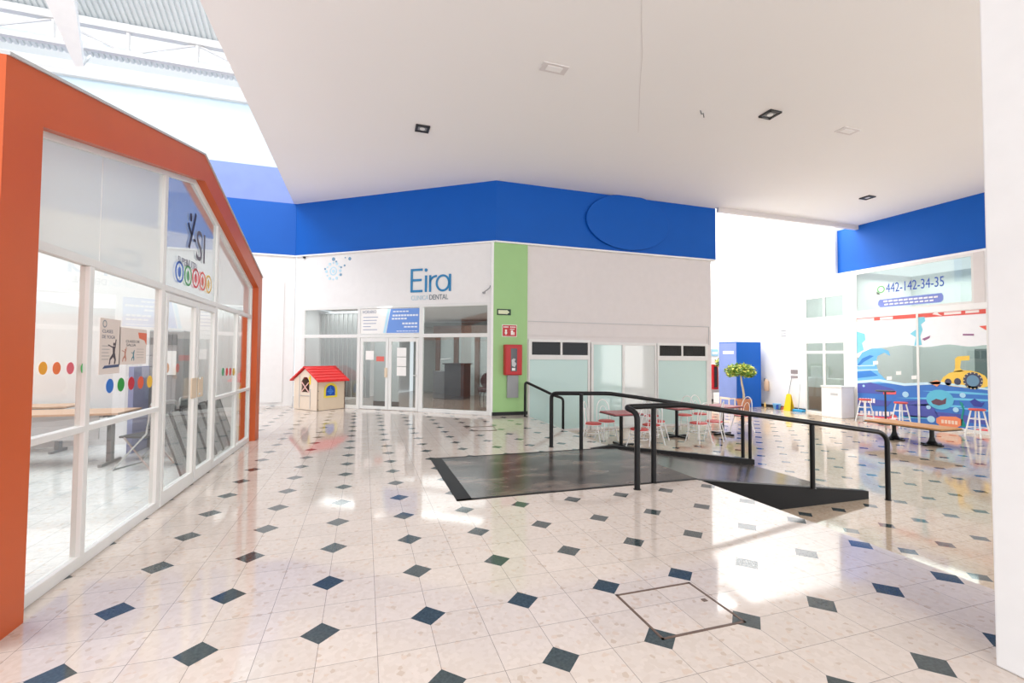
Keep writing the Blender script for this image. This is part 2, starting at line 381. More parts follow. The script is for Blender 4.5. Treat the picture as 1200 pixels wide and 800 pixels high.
# ================================================================== CEILING & FASCIAS
b = bm_(); box(b, -.73, 17.75, -8, 8.66, 6.2, 6.45); box(b, 4.75, 11.76, 8.6601, 9.0, 6.2, 6.45)
solo('ceiling', b, ceil_m, 'flat off-white suspended ceiling over the hall', 'ceiling', kind=ST)
b = bm_(); prism(b, [(-.73, 8.66), (4.72, 8.66), (4.75, 8.85), (-.60, 12.72), (-.73, 12.72)], (0, 0, 6.2), (1, 0, 0), (0, 1, 0), .25)
solo('ceiling', b, ceil_m, 'wedge of off-white ceiling in front of the clinic facade', 'ceiling', kind=ST)
b = bm_(); box(b, 11.75, 17.75, 8.60, 8.72, 6.06, 6.2)
solo('trim_1', b, warm_white, 'pale grey ceiling edge beam spanning to the right fascia', 'trim', kind=ST)
# fascias
b = bm_(); box(b, 4.66, 11.76, 8.75, 9.0, 4.6, 6.2)
solo('wall_back', b, blue, 'blue fascia band above the frosted shop windows', 'wall', kind=ST)
b = bm_(); box(b, -6.60, 0, 0, .25, 4.6, 6.2)
solo('wall_clinic', b, blue, 'blue fascia band above the dental clinic', 'wall', FE, kind=ST)
b = bm_(); box(b, -14, -.66, 12.60, 12.8, 4.6, 6.2)
solo('wall_atrium', b, blue, 'blue wall band at the back left, beyond the orange shop', 'wall', kind=ST)
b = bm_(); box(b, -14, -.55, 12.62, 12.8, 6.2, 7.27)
solo('wall_atrium', b, blue_faded_lit, 'faded lavender blue wall strip above the blue band at back left', 'wall', kind=ST)
b = bm_(); box(b, -14, -.55, 12.62, 12.8, 7.27, 9.25)
solo('wall_atrium', b, mat('bluish_white_paint', sr(206, 226, 238), .6), 'high white atrium wall beneath the roof truss', 'wall', kind=ST)
b = bm_(); box(b, 17.72, 17.95, -8, 9.36, 4.62, 6.2)
solo('wall_right', b, blue, 'blue fascia band above the mural shop window on the right', 'wall', kind=ST)
# thin white ledges beneath the bands
for nm, b, fr, lb in (('trim_2', box(bm_(), 4.66, 11.76, 8.74, 9.0, 4.56, 4.6), W0, 'white ledge under the back blue fascia'),
                      ('trim_3', box(bm_(), -6.6, 0, -.012, .25, 4.56, 4.6), FE, 'white ledge under the clinic blue fascia'),
                      ('trim_4', box(bm_(), -14, -.68, 12.59, 12.8, 4.56, 4.6), W0, 'white ledge under the back left blue band')):
    solo(nm, b, white2, lb, 'trim', fr, kind=ST)
# white wall far left
b = bm_(); box(b, -14, -.66, 12.66, 12.8, 0, 4.56)
solo('wall_atrium', b, white, 'white lower wall at the back left between orange shop and clinic', 'wall', kind=ST)
b = bm_(); box(b, -2.6, -.95, 12.63, 12.66, .1, 3.75)
solo('trim_5', b, white, 'shallow raised white panel on the back left wall', 'trim', kind=ST)
# oval plate painted over on the fascia
oc = onV(736, 261, 8.72)
b = bm_(); prism(b, disc(0, 0, 1.36, .80, 48), (oc[0], 8.75, oc[2]), (1, 0, 0), (0, 0, 1), .09)
solo('oval_sign', b, blue, 'blank oval sign panel painted over in blue on the fascia', 'sign', bevel=.02)

# ceiling fixtures
def downlight(x, y, label, s=.28):
    t = thing('downlight', label, 'ceiling light', (x, y, 6.17), group='dark square downlights in the ceiling')
    b = bm_(); h = s/2
    for q in ((x-h, x+h, y-h, y-h+.05), (x-h, x+h, y+h-.05, y+h), (x-h, x-h+.05, y-h, y+h), (x+h-.05, x+h, y-h, y+h)): box(b, *q, 6.17, 6.2)
    part('frame', b, dark, t)
    b = bm_(); box(b, x-.09, x+.09, y-.09, y+.09, 6.185, 6.2); part('reflector', b, grey, t)
    b = bm_(); lathe(b, [(.05, 0), (.055, .02)], (x, y, 6.172)); part('bulb', b, lam, t)
downlight(2.46, 6.55, 'dark square downlight in the ceiling left of the clinic name')
downlight(8.68, 3.87, 'dark square downlight in the middle right of the ceiling')
downlight(15.1, 6.5, 'dark square downlight in the ceiling near the right blue fascia')
for x, y, lb in ((4.24, 3.89, 'square white blank ceiling cover nearest the centre'), (10.7, 3.87, 'square white blank ceiling cover towards the right fascia')):
    t = thing('ceiling_cover', lb, 'ceiling cover', (x, y, 6.18), group='white square ceiling covers')
    b = bm_(); box(b, x-.22, x+.22, y-.11, y+.11, 6.185, 6.2); part('plate', b, warm_white, t)
    b = bm_(); box(b, x-.13, x+.13, y-.06, y+.06, 6.178, 6.185); part('lid', b, ceil_m, t)
w = onZ(823, 131, 6.2)
b = bm_(); tube(b, [(w[0]-.07, w[1]-.03, 6.2), (w[0]-.02, w[1], 6.15), (w[0]+.03, w[1]+.01, 6.18), (w[0]+.08, w[1]+.05, 6.13)], .008, 6)
solo('ceiling_wire', b, dgrey, 'short loose wire sticking out of the ceiling', 'wire')
b = bm_(); wp = [onZ(x, y, 6.198) for x, y in ((752, 0), (752, 38), (753, 60), (750, 100), (748, 155))]
tube(b, wp, .0035, 6); solo('ceiling_crack', b, warm_white, 'thin hairline seam running across the ceiling', 'seam')

# ================================================================== ATRIUM ROOF (top left)
sl = -.49
zt = onV(150, 38, 10.5)[2]                                          # top chord height
def roof_z(y): return zt + .18 + (10.5-y)*(-sl)
def corrugated(b, x0, x1, y0, y1, per=.125, dep=.045):
    n = int((x1-x0)/per); prof = []
    for k in range(n):
        x = x0+k*per
        prof += [(x, 0), (x+per*.55, 0), (x+per*.65, dep), (x+per*.9, dep)]
    prof.append((x0+n*per, 0))
    A = [b.verts.new((x, y0, roof_z(y0)+z)) for x, z in prof]; B = [b.verts.new((x, y1, roof_z(y1)+z)) for x, z in prof]
    for i in range(len(prof)-1): b.faces.new((A[i], A[i+1], B[i+1], B[i]))
b = bm_(); corrugated(b, -9, -.9, 6.6, 10.55); solo('atrium_roof', b, zinc, 'ribbed grey metal roof sheeting high above the orange shop', 'roof', kind=ST)
b = bm_(); corrugated(b, -9, -.9, 11.25, 11.42); solo('atrium_roof', b, zinc, 'narrow strip of ribbed roof sheeting seen between truss webs', 'roof', kind=ST)
zb = onV(170, 67, 10.5)[2]
truss_w = mat('truss_paint', sr(214, 214, 214), .6)
tr = thing('roof_truss', 'white lattice roof truss across the atrium top', 'truss', (-4.5, 10.5, zb), kind=ST)
b = bm_(); box(b, -11, -.9, 10.42, 10.58, zt-.02, zt+.16); part('top_chord', b, truss_w, tr)
b = bm_(); box(b, -11, -.9, 10.44, 10.56, zb-.06, zb+.05); part('bottom_chord', b, truss_w, tr)
for k in range(7):
    x = -10+k*1.45
    b = bm_(); tube(b, [(x, 10.5, zb), (x, 10.5, zt)], .05, 6); part('web_post', b, truss_w, tr)
    b = bm_(); tube(b, [(x, 10.5, zt), (x+1.45, 10.5, zb)] if k % 2 else [(x, 10.5, zb), (x+1.45, 10.5, zt)], .03, 6); part('web_diagonal', b, truss_w, tr)
b = bm_(); pa, pb, pc, pd = onV(88, 78, 10.4), onV(98, 78, 10.4), onV(84, -20, 8.9), onV(44, -20, 8.9)
vs = [b.verts.new(q+np.array(o)) for o in ((0, 0, 0), (0, .02, .25)) for q in (pa, pb, pc, pd)]
for f in ((0, 1, 2, 3), (4, 5, 6, 7), (0, 1, 5, 4), (1, 2, 6, 5), (2, 3, 7, 6), (3, 0, 4, 7)): b.faces.new([vs[i] for i in f])
solo('rafter_beam', b, white2, 'tapered white steel rafter crossing the ribbed roof', 'beam', kind=ST)
b = bm_(); tube(b, [onV(97, 76, 10.45), onV(106, 66, 11.2)], .03, 6); solo('beam_bracket', b, lgrey, 'small grey brace at the foot of the white rafter', 'bracket', kind=ST)
b = bm_(); box(b, -14, -.7, 11.6, 12.7, 9.6, 9.7); solo('eaves_panel', b, g_skin, 'translucent white roof panel behind the truss', 'roof', kind=ST)
b = bm_(); box(b, -14, -.6, 12.5, 12.62, 9.1, 9.25); solo('trim_6', b, white, 'white cornice on top of the high atrium wall', 'trim', kind=ST)
b = bm_(); box(b, -.95, -.73, 6.2, 12.6, 6.2, 11.6)
b.free()

# ================================================================== ORANGE SHOP (left)
PU = -.44; GU = -.55
t = thing('portal_frame', 'orange house-shaped portal frame around the left glass shop front', 'frame', (-.6, 3.5, 0), kind=ST)
outer = [(.3, 0), (.3, 3.15), (3.44, 3.92), (6.8, 2.99), (6.8, 0)]
inner = [(6.5, 0), (6.5, 2.76), (3.465, 3.62), (.61, 2.905), (.61, 0)]
b = bm_(); org = (PU-.6, 0, 0)
n = 5
O1 = [b.verts.new((PU, y, z)) for y, z in outer]; I1 = [b.verts.new((PU, y, z)) for y, z in inner[::-1]]
O2 = [b.verts.new((PU-.26, y, z)) for y, z in outer]; I2 = [b.verts.new((PU-.26, y, z)) for y, z in inner[::-1]]
for k in range(4):
    b.faces.new((O1[k], O1[k+1], I1[k+1], I1[k])); b.faces.new((O2[k], I2[k], I2[k+1], O2[k+1]))
    b.faces.new((O1[k], O2[k], O2[k+1], O1[k+1])); b.faces.new((I1[k], I1[k+1], I2[k+1], I2[k]))
b.faces.new((O1[0], I1[0], I2[0], O2[0])); b.faces.new((O1[4], O2[4], I2[4], I1[4]))
part('portal', b, orange, t)
b = bm_(); 
for (y0, z0), (y1, z1) in zip(outer[1:4], outer[2:4]): prism(b, [(y0, z0), (y1, z1), (y1, z1+.02), (y0, z0+.02)], (PU-.27, 0, 0), (0, 1, 0), (0, 0, 1), .285)
part('flashing', b, lgrey, t)
b = bm_(); box(b, -6.5, -.7, .3, .42, 0, 3.15); solo('wall_kiosk', b, orange, 'orange near side wall of the left shop', 'wall', kind=ST)
b = bm_(); box(b, -6.5, -.7, 6.68, 6.8, 0, 2.2); solo('wall_kiosk', b, white, 'white far side wall inside the left shop', 'wall', kind=ST)
b = bm_(); box(b, -6.6, -6.5, .3, 6.8, 0, 3.0); solo('wall_kiosk', b, white2, 'white rear wall inside the left shop', 'wall', kind=ST)
b = bm_(); box(b, -6.5, -.62, .42, 6.68, 0, .01); solo('floor_kiosk', b, m_floor_in, 'pale grey tiled floor inside the left shop', 'floor', kind=ST)
b = bm_(); box(b, -6.5, -6.38, .42, 6.68, 2.35, 2.45); solo('trim_7', b, salmon, 'salmon coloured beam inside the left shop above the desks', 'trim', kind=ST)

FZ = [.0, .09]
def inner_z(y): return (2.905+(y-.61)*(3.62-2.905)/(3.465-.61)) if y < 3.465 else (3.62-(y-3.465)*(3.62-2.76)/(6.5-3.465))
HZ = 2.20; RZ = .98
win = thing('window_1', 'white aluminium shop front glazing inside the orange portal', 'window', (GU, 3.5, 0), kind=ST)
def fr(b, y0, y1, z0, z1): box(b, GU-.045, GU+.02, y0, y1, z0, z1)
b = bm_()
fr(b, .61, 6.5, .0, .085)                                            # sill
fr(b, .61, .66, 0, 2.9); fr(b, 6.44, 6.5, 0, 2.76)
fr(b, 1.35, 1.41, 0, HZ); fr(b, 2.62, 2.70, 0, inner_z(2.66)); fr(b, 4.38, 4.46, 0, inner_z(4.42)); fr(b, 5.53, 5.58, 0, HZ)
fr(b, .61, 6.5, HZ, HZ+.06)
fr(b, .61, 2.7, RZ, RZ+.045); fr(b, 4.4, 6.5, RZ-.06, RZ-.015)
prism(b, [(.61, 2.86), (3.465, 3.57), (6.5, 2.71), (6.5, 2.77), (3.465, 3.63), (.61, 2.92)], (GU-.045, 0, 0), (0, 1, 0), (0, 0, 1), .065)
part('frame', b, alu, win, bevel=.004)
def pane(y0, y1, z0, z1, m): b = bm_(); box(b, GU-.015, GU-.009, y0, y1, z0, z1); return part('pane', b, m, win)
pane(.66, 1.35, .085, RZ, g_kiosk); pane(.66, 1.35, RZ+.045, HZ, g_kiosk)
pane(1.41, 2.62, .085, RZ, g_kiosk); pane(1.41, 2.62, RZ+.045, HZ, g_kiosk)
pane(4.46, 5.53, .085, RZ-.06, g_kiosk); pane(4.46, 5.53, RZ-.015, HZ, g_kiosk)
pane(5.58, 6.44, .085, RZ-.06, g_kiosk); pane(5.58, 6.44, RZ-.015, HZ, g_kiosk)
def gp(y0, y1, m):
    b = bm_(); ys = [y0, y1] if not (y0 < 3.465 < y1) else [y0, 3.465, y1]
    prism(b, [(y0, HZ+.06), (y1, HZ+.06)]+[(y, inner_z(y)-.04) for y in ys[::-1]], (GU-.015, 0, 0), (0, 1, 0), (0, 0, 1), .006); part('gable_pane', b, m, win)
gp(.66, 1.52, g_film); gp(1.53, 2.62, g_film); gp(2.70, 4.38, g_logo); gp(4.46, 6.44, g_film)
# the glass door of the shop: two leaves
for y0, y1, lb in ((2.71, 3.64, 'near leaf of the glass door of the orange shop'), (3.66, 4.37, 'far leaf of the glass door of the orange shop')):
    d = thing('door_1', lb, 'door', (GU, (y0+y1)/2, .01), kind=ST)
    b = bm_(); box(b, GU-.03, GU+.03, y0, y0+.06, .01, HZ-.02); box(b, GU-.03, GU+.03, y1-.06, y1, .01, HZ-.02)
    box(b, GU-.03, GU+.03, y0+.06, y1-.06, .01, .15); box(b, GU-.03, GU+.03, y0+.06, y1-.06, HZ-.09, HZ-.02); part('leaf_frame', b, alu, d, bevel=.004)
    b = bm_(); box(b, GU-.004, GU+.004, y0+.06, y1-.06, .15, HZ-.09); part('pane', b, g_kiosk, d)
    ye = y1-.05 if y0 < 3 else y0+.03
    b = bm_(); box(b, GU+.03, GU+.045, ye-.01 if y0 > 3 else ye-.14, ye+.16 if y0 > 3 else ye+.03, 1.03, 1.27); hp = part('handle_plate', b, beige, d, bevel=.005)
    if y0 > 3:
        b = bm_(); lathe(b, [(.012, 0), (.012, .02)], (GU+.05, y0+.035, 1.25), 10); lathe(b, [(.012, 0), (.012, .02)], (GU+.05, y0+.035, 1.06), 10); part('lock', b, steel, hp)
# dot stickers
YU = (0, 1, 0); ZU = (0, 0, 1)
def sticker(x, y, col, label, r=.042):
    q = onU(x, y, GU); b = bm_(); prism(b, disc(0, 0, r), (GU-.008, q[1], q[2]), YU, ZU, .0015)
    solo('dot_sticker', b, flat(*col), label, 'sticker', group='round coloured dots stuck across the shop front glass')
for x, c, cn in ((52, (245, 170, 40), 'amber'), (68, (240, 120, 60), 'orange'), (84, (226, 100, 115), 'pink'), (100, (60, 175, 90), 'green')):
    sticker(x, 431.3, c, cn+' round dot sticker on the first pane beside the orange post')
for x, y, c, cn in ((130, 452, (30, 110, 200), 'blue'), (143, 450.5, (20, 150, 50), 'green'), (155, 449, (196, 20, 50), 'crimson'), (166, 448, (226, 90, 50), 'orange'), (176.5, 447, (240, 190, 50), 'yellow')):
    sticker(x, y, c, cn+' round dot sticker below the posters on the second pane', .058)
for x, c, cn in ((197, (240, 150, 60), 'orange'), (209, (230, 90, 80), 'red')): sticker(x, 431, c, cn+' round dot sticker on the near door leaf', .05)
for x, c, cn in ((262, (70, 160, 110), 'green'), (266.5, (220, 60, 60), 'red'), (270.5, (220, 80, 90), 'pink'), (274.5, (225, 180, 70), 'yellow')): sticker(x, 435.5, c, cn+' round dot sticker on the pane just past the door', .06)
# posters on the inside of the second pane
def poster(x0, y0, x1, y1, label, lines, accent=None):
    a, c = onU(x0, y0, GU), onU(x1, y1, GU); ya, za, yb, zb_ = a[1], a[2], c[1], c[2]
    t = thing('poster', label, 'poster', (GU-.008, (ya+yb)/2, zb_), group='class posters on the shop front glass')
    b = bm_(); box(b, GU-.008, GU-.005, ya, yb, zb_, za); pst = part('sheet', b, pink_p, t)
    return pst, ya, za, yb, zb_
t, ya, za, yb, zb_ = poster(119, 372, 140.5, 437, 'taller poster reading CLASES DE YOGA with a stretching figure', None)
O = (GU-.005, ya, zb_); ww = yb-ya; hh = za-zb_
def onp(b, x, y, s, w, h): add_text(b, s, (GU-.005, ya+x*ww, zb_+y*hh), YU, ZU, w*ww, h*hh, .001)
b = bm_(); onp(b, .1, .74, 'CLASES', .5, .06); onp(b, .1, .64, 'DE YOGA', .62, .06); part('lettering', b, flat(90, 90, 110), t)
b = bm_(); ringm(b, ww*.2, hh*.9, .03, .008, O, YU, ZU, .001); part('emblem', b, flat(120, 130, 140), t)
def figure(b, cx, cz, s, O):
    prism(b, disc(cx, cz+.92*s, .07*s, n=12), O, YU, ZU, .002)
    for poly in (((-.1, .82), (.1, .82), (.08, .5), (-.08, .5)), ((-.1, .8), (-.5, .9), (-.5, .85), (-.08, .74)), ((.08, .82), (.14, 1.15), (.2, 1.13), (.12, .74)),
                 ((-.08, .5), (.1, .5), (.2, .2), (.12, 0), (.05, .02), (.08, .22), (-.04, .34), (-.28, .2), (-.32, 0), (-.4, 0), (-.34, .26))):
        prism(b, [(cx+x*s, cz+y*s) for x, y in poly], O, YU, ZU, .002)
b = bm_(); figure(b, ww*.68, hh*.17, .36*hh+.02, O); part('figure', b, flat(70, 56, 66), t)
b = bm_(); prism(b, [(ww*.15, hh*.1), (ww*.95, hh*.12), (ww*.98, hh*.17), (ww*.25, hh*.15)], O, YU, ZU, .002); part('mat', b, flat(60, 80, 120), t)
b = bm_(); [box(b, GU-.005, GU-.004, ya+ww*.1, ya+ww*(.42+.05*(k % 2)), zb_+hh*(.5-.06*k), zb_+hh*(.51-.06*k)) for k in range(5)]; part('small_print', b, flat(150, 145, 145), t)
t, ya, za, yb, zb_ = poster(141.5, 383, 171.5, 426, 'wider poster reading CLASES DE SALSA with dancers and orange corner', None)
O = (GU-.005, ya, zb_); ww = yb-ya; hh = za-zb_
b = bm_(); onp(b, .22, .60, 'CLASES DE', .5, .07); onp(b, .24, .50, 'SALSA', .34, .07); part('lettering', b, flat(60, 60, 70), t)
b = bm_(); prism(b, [(ww*.66, hh*.9), (ww, hh*.9), (ww, hh*.55), (ww*.92, hh*.68), (ww*.7, hh*.74)], O, YU, ZU, .001); part('corner_patch', b, flat(228, 110, 74), t)
b = bm_(); figure(b, ww*.2, hh*.08, .34*hh, O); part('figure', b, flat(190, 130, 110), t)
b = bm_(); figure(b, ww*.5, hh*.1, .26*hh, O); part('figure', b, flat(40, 120, 140), t)
b = bm_(); [box(b, GU-.005, GU-.004, ya+ww*.62, ya+ww*.9, zb_+hh*(.42-.08*k), zb_+hh*(.43-.08*k)) for k in range(4)]; part('small_print', b, flat(150, 145, 145), t)
# Y-SI logo over the door
t = thing('shop_logo', 'Y-SI lettering and five ring icons on the glass above the orange shop door', 'sign', (GU+.004, 3.5, 2.4))
O = (GU+.002, 0, 0)
b = bm_(); P = lambda x, y: tuple(onU(x, y, GU)[1:])
def stroke(pts, w):
    for (x0, y0), (x1, y1) in zip(pts, pts[1:]):
        d = Vector((x1-x0, y1-y0)).normalized(); nx, ny = -d.y*w/2, d.x*w/2
        prism(b, [(x0+nx, y0+ny), (x0-nx, y0-ny), (x1-nx, y1-ny), (x1+nx, y1+ny)], O, YU, ZU, .003)
stroke([P(229.5, 251), P(224.5, 275), P(221, 290)], .05); stroke([P(220.5, 261), P(222, 268), P(224.5, 275)], .045)
prism(b, disc(*P(223.5, 254.5), .035, .05, 16), O, YU, ZU, .003)
stroke([P(226.5, 281), P(229, 282.5)], .03)
part('letter_y', b, flat(20, 26, 60), t)
b = bm_(); q0, q1 = P(229.5, 298), P(239.5, 303.5)
add_text(b, 'SI', (GU+.002, q0[0], q0[1]-.06), YU, ZU, q1[0]-q0[0], .37, .003); part('lettering', b, flat(96, 92, 104), t)
b = bm_(); q0 = P(206, 306); add_text(b, 'SUPER', (GU+.002, q0[0]+.05, q0[1]), YU, ZU, .30, .075, .003); q0 = P(218, 312); add_text(b, 'NUTRI', (GU+.002, q0[0], q0[1]), YU, ZU, .34, .09, .003)
part('lettering', b, flat(150, 150, 165), t)
for x, y, c in ((210, 318.5, (60, 110, 200)), (220, 323, (90, 170, 110)), (229, 326, (220, 80, 90)), (237, 329.5, (230, 100, 90)), (244, 333, (235, 190, 90))):
    cy, cz = P(x, y); b = bm_(); ringm(b, cy, cz, .12, .025, O, YU, ZU, .003, 20); prism(b, disc(cy, cz, .04, .06, 8), O, YU, ZU, .003); part('ring_icon', b, flat(*c), t)

# furniture of the orange shop
def desk(name, label, x0, x1, y0, y1, z=.75):
    t = thing(name, label, 'table', ((x0+x1)/2, (y0+y1)/2, .01), group='desks inside the orange shop')
    b = bm_(); box(b, x0, x1, y0, y1, z-.03, z); part('desktop', b, desk_w, t, bevel=.004)
    b = bm_(); box(b, x0+.15, x1-.25, y0+.1, y0+.12, z-.36, z-.03); part('modesty_panel', b, lgrey, t)
    for x in (x0+.3, x1-.22):
        b = bm_(); box(b, x-.03, x+.03, (y0+y1)/2-.05, (y0+y1)/2+.05, .04, z-.03); box(b, x-.025, x+.025, y0+.08, y1-.08, .01, .05)
        box(b, x-.025, x+.025, y0+.08, y1-.08, z-.07, z-.03); part('leg', b, grey, t, bevel=.004)
desk('desk', 'long wood-topped desk with grey T-shaped legs behind the first panes', -4.6, -1.75, 4.75, 5.45)
desk('desk', 'further wood-topped desk behind the long one in the orange shop', -5.6, -2.9, 5.95, 6.5, .74)
def folding_chair(base, rz, label, proto=[None]):
    if proto[0] is None:
        t = thing('folding_chair', label, 'chair', (0, 0, .01), group='grey folding chairs in the orange shop'); proto[0] = t
        b = bm_(); box(b, -.2, .2, -.2, .2, .43, .46); part('seat', b, dgrey, t, bevel=.01)
        b = bm_(); prism(b, rrect(-.2, .2, .62, .86, .06), (0, -.24, 0), (1, 0, 0), (0, 0, 1), .02); part('backrest', b, dgrey, t)
        for s in (-1, 1):
            b = bm_(); tube(b, [(s*.22, .24, .02), (s*.22, -.2, .5), (s*.22, -.25, .86)], .012, 8); part('front_leg', b, steel, t, smooth=True)
            b = bm_(); tube(b, [(s*.2, -.26, .02), (s*.2, .12, .44)], .012, 8); part('rear_leg', b, steel, t, smooth=True)
        b = bm_(); tube(b, [(-.22, .24, .02), (.22, .24, .02)], .01, 6); part('foot_bar', b, steel, t, smooth=True)
        b = bm_(); tube(b, smooth_path([(-.22, -.25, .8), (-.22, -.25, .9), (.22, -.25, .9), (.22, -.25, .8)], .06), .012, 8); part('crossbar', b, steel, t, smooth=True)
        t.location = base; t.rotation_euler = (0, 0, rz); return t
    return dup(proto[0], base, rz, label)
folding_chair((-1.42, 5.45, .01), math.radians(85), 'grey folding chair at the end of the long desk')
folding_chair((-1.5, 6.0, .01), math.radians(100), 'grey folding chair behind the far door leaf')
folding_chair((-1.42, 4.72, .01), math.radians(70), 'grey folding chair seen through the near door leaf')
# slatted stack of folded chairs leaning behind the door
for k in range(7):
    y = 4.05+.36*k
    t = thing('folded_chair', ['folded steel frame chair leaning behind the door, nearest of its row', 'folded steel frame chair leaning second from the door', 'folded steel frame chair leaning third from the door', 'folded steel frame chair leaning in the middle of its row',
              'folded steel frame chair leaning third from the far orange post', 'folded steel frame chair leaning second from the far orange post', 'folded steel frame chair leaning by the far orange post'][k], 'chair', (-.85, y, .01), group='folded chairs leaning inside the shop front')
    for nm, x in (('frame', 0), ('slats', 1)):
        b = bm_()
        if not x: tube(b, smooth_path([(-.72, y-.16, .02), (-.98, y-.16, .80), (-.98, y+.14, .80), (-.72, y+.14, .02)], .05), .012, 8); part(nm, b, dgrey, t, smooth=True)
        else:
            for j in range(5): xx = y-.12+.055*j; tube(b, [(-.72, xx, .04), (-.98, xx, .79)], .009, 6)
            for zz in (.2, .45, .62): tube(b, [(-.72-.33*zz, y-.16, zz), (-.72-.33*zz, y+.14, zz)], .009, 6)
            part(nm, b, grey, t)
b = bm_(); box(b, -2.05, -1.98, 5.75, 6.60, .01, 1.35)
solo('partition_panel', b, flat(160, 165, 205), 'lavender blue partition board behind the second pane', 'panel', bevel=.005)
t = thing('water_cooler', 'grey water cooler cabinet seen through the far door leaf', 'appliance', (-1.75, 6.42, .01))
b = bm_(); box(b, -2.0, -1.5, 6.28, 6.62, .01, 1.95); part('body', b, grey, t, bevel=.02)
b = bm_(); box(b, -1.92, -1.6, 6.26, 6.28, 1.2, 1.6); part('notice', b, paper, t)
b = bm_(); box(b, -1.92, -1.6, 6.262, 6.28, 1.7, 1.88); part('display', b, dgrey, t)
t = thing('framed_picture', 'red framed picture on the wall behind the first pane', 'picture', (-6.47, 5.9, 1.2))
b = bm_(); box(b, -6.5, -6.45, 5.3, 6.4, 1.25, 2.1); part('frame', b, flat(214, 130, 120), t)
b = bm_(); box(b, -6.45, -6.44, 5.42, 6.28, 1.35, 2.0); part('print', b, flat(236, 232, 230), t)

# ================================================================== DENTAL CLINIC (slanted facade)
R = .06                                                             # recess behind the fascia
def ebox(b, s0, s1, y0, y1, z0, z1): return box(b, -max(s0, s1), -min(s0, s1), y0, y1, z0, z1)
b = bm_(); ebox(b, .1, 6.3, R, R+.15, 2.98, 4.56); ebox(b, 6.3, 6.56, R, R+.15, 0, 4.56); solo('wall_clinic', b, white, 'white sign wall above the clinic windows', 'wall', FE, kind=ST)
win = thing('window_2', 'white framed glazing of the dental clinic front', 'window', (-3.2, R, 0), FE, kind=ST)
b = bm_(); y0, y1 = R-.02, R+.06
ebox(b, .12, 6.3, y0, y1, 2.9, 2.98); ebox(b, .12, 6.3, y0, y1, 2.06, 2.16)
for a, c in ((.10, .24), (2.15, 2.27), (4.20, 4.30), (6.20, 6.30)): ebox(b, a, c, y0, y1, 0, 2.98)
ebox(b, .12, 2.2, y0, y1, 0, .10); ebox(b, 4.2, 6.3, y0, y1, 0, .10)
part('frame', b, alu, win, bevel=.005)
for a, c, z0, z1, m in ((.24, 2.15, .1, 2.06, g_clinic), (.24, 2.15, 2.16, 2.9, g_clinic), (2.27, 4.2, 2.16, 2.9, g_clinic), (4.3, 6.2, 2.16, 2.9, g_clinic), (4.3, 6.2, .1, 2.06, g_clinic)):
    b = bm_(); ebox(b, a, c, R+.02, R+.026, z0, z1); part('pane', b, m, win)
for s0, s1, lb in ((2.28, 3.24, 'right leaf of the clinic glass door with three notices'), (3.25, 4.19, 'left leaf of the clinic glass door')):
    d = thing('door_2', lb, 'door', (-(s0+s1)/2, R, .01), FE, kind=ST)
    b = bm_(); ebox(b, s0, s0+.09, R-.01, R+.05, .01, 2.05); ebox(b, s1-.09, s1, R-.01, R+.05, .01, 2.05); ebox(b, s0+.09, s1-.09, R-.01, R+.05, .01, .10); ebox(b, s0+.09, s1-.09, R-.01, R+.05, 1.94, 2.05)
    part('leaf_frame', b, alu, d, bevel=.005)
    b = bm_(); ebox(b, s0+.09, s1-.09, R+.018, R+.024, .10, 1.94); part('pane', b, g_clinic, d)
    if s0 > 3:
        b = bm_(); ebox(b, s0+.02, s0+.1, R-.05, R-.01, .93, 1.2); part('handle', b, beige, d, bevel=.01)
    else:
        b = bm_(); tube(b, [(-(s0+.06), R-.01, 1.0), (-(s0+.06), R-.06, 1.0), (-(s0+.14), R-.06, 1.0)], .012, 8); part('handle', b, steel, d)
EXv = (1, 0, 0)
for k, (s, z, w, h, lb) in enumerate(((2.98, 1.52, .30, .25, 'topmost white notice on the clinic door glass'), (2.98, 1.25, .30, .25, 'middle white notice on the clinic door glass'), (2.98, .98, .30, .25, 'lowest white notice on the clinic door glass'), (4.02, 1.42, .27, .26, 'white notice on the left clinic door leaf'))):
    b = bm_(); ebox(b, s, s-w, R+.010, R+.016, z, z+h); solo('door_notice', b, paper, lb, 'notice', FE, group='white paper notices on the clinic doors')
b = bm_(); ebox(b, 3.66, 3.40, R+.010, R+.016, 1.38, 1.52); solo('door_notice', b, flat(225, 110, 100), 'small red and white sticker on the left clinic door leaf', 'notice', FE)
# banner above door
t = thing('banner', 'white and blue banner with opening hours above the clinic door', 'banner', (-3.2, R+.01, 2.18), FE)
yb_ = R-.004
b = bm_(); ebox(b, 2.27, 4.20, R+.005, R+.015, 2.17, 2.89); bsh = part('sheet', b, paper, t)
b = bm_(); prism(b, [(-3.34, 2.19), (-2.27, 2.19), (-2.27, 2.88), (-3.20, 2.88)], (0, R+.005, 0), (1, 0, 0), (0, 0, 1), .003); bf = part('blue_field', b, flat(112, 154, 226), t)
b = bm_(); prism(b, [(-3.44, 2.19), (-3.36, 2.19), (-3.22, 2.88), (-3.30, 2.88)], (0, R+.005, 0), (1, 0, 0), (0, 0, 1), .003); part('pale_stripe', b, flat(190, 228, 248), t)
b = bm_(); add_text(b, 'HORARIO', (-4.14, R+.004, 2.76), EXv, ZU, .46, .09)
part('lettering', b, flat(110, 120, 150), bsh)
b = bm_()
for k, (x, w) in enumerate(((-4.12, .5), (-4.12, .46), (-4.12, .44), (-4.12, .26), (-4.12, .48))): box(b, x, x+w, R+.003, R+.005, 2.64-.09*k, 2.66-.09*k)
part('small_print', b, flat(150, 160, 190), bsh)
b = bm_()
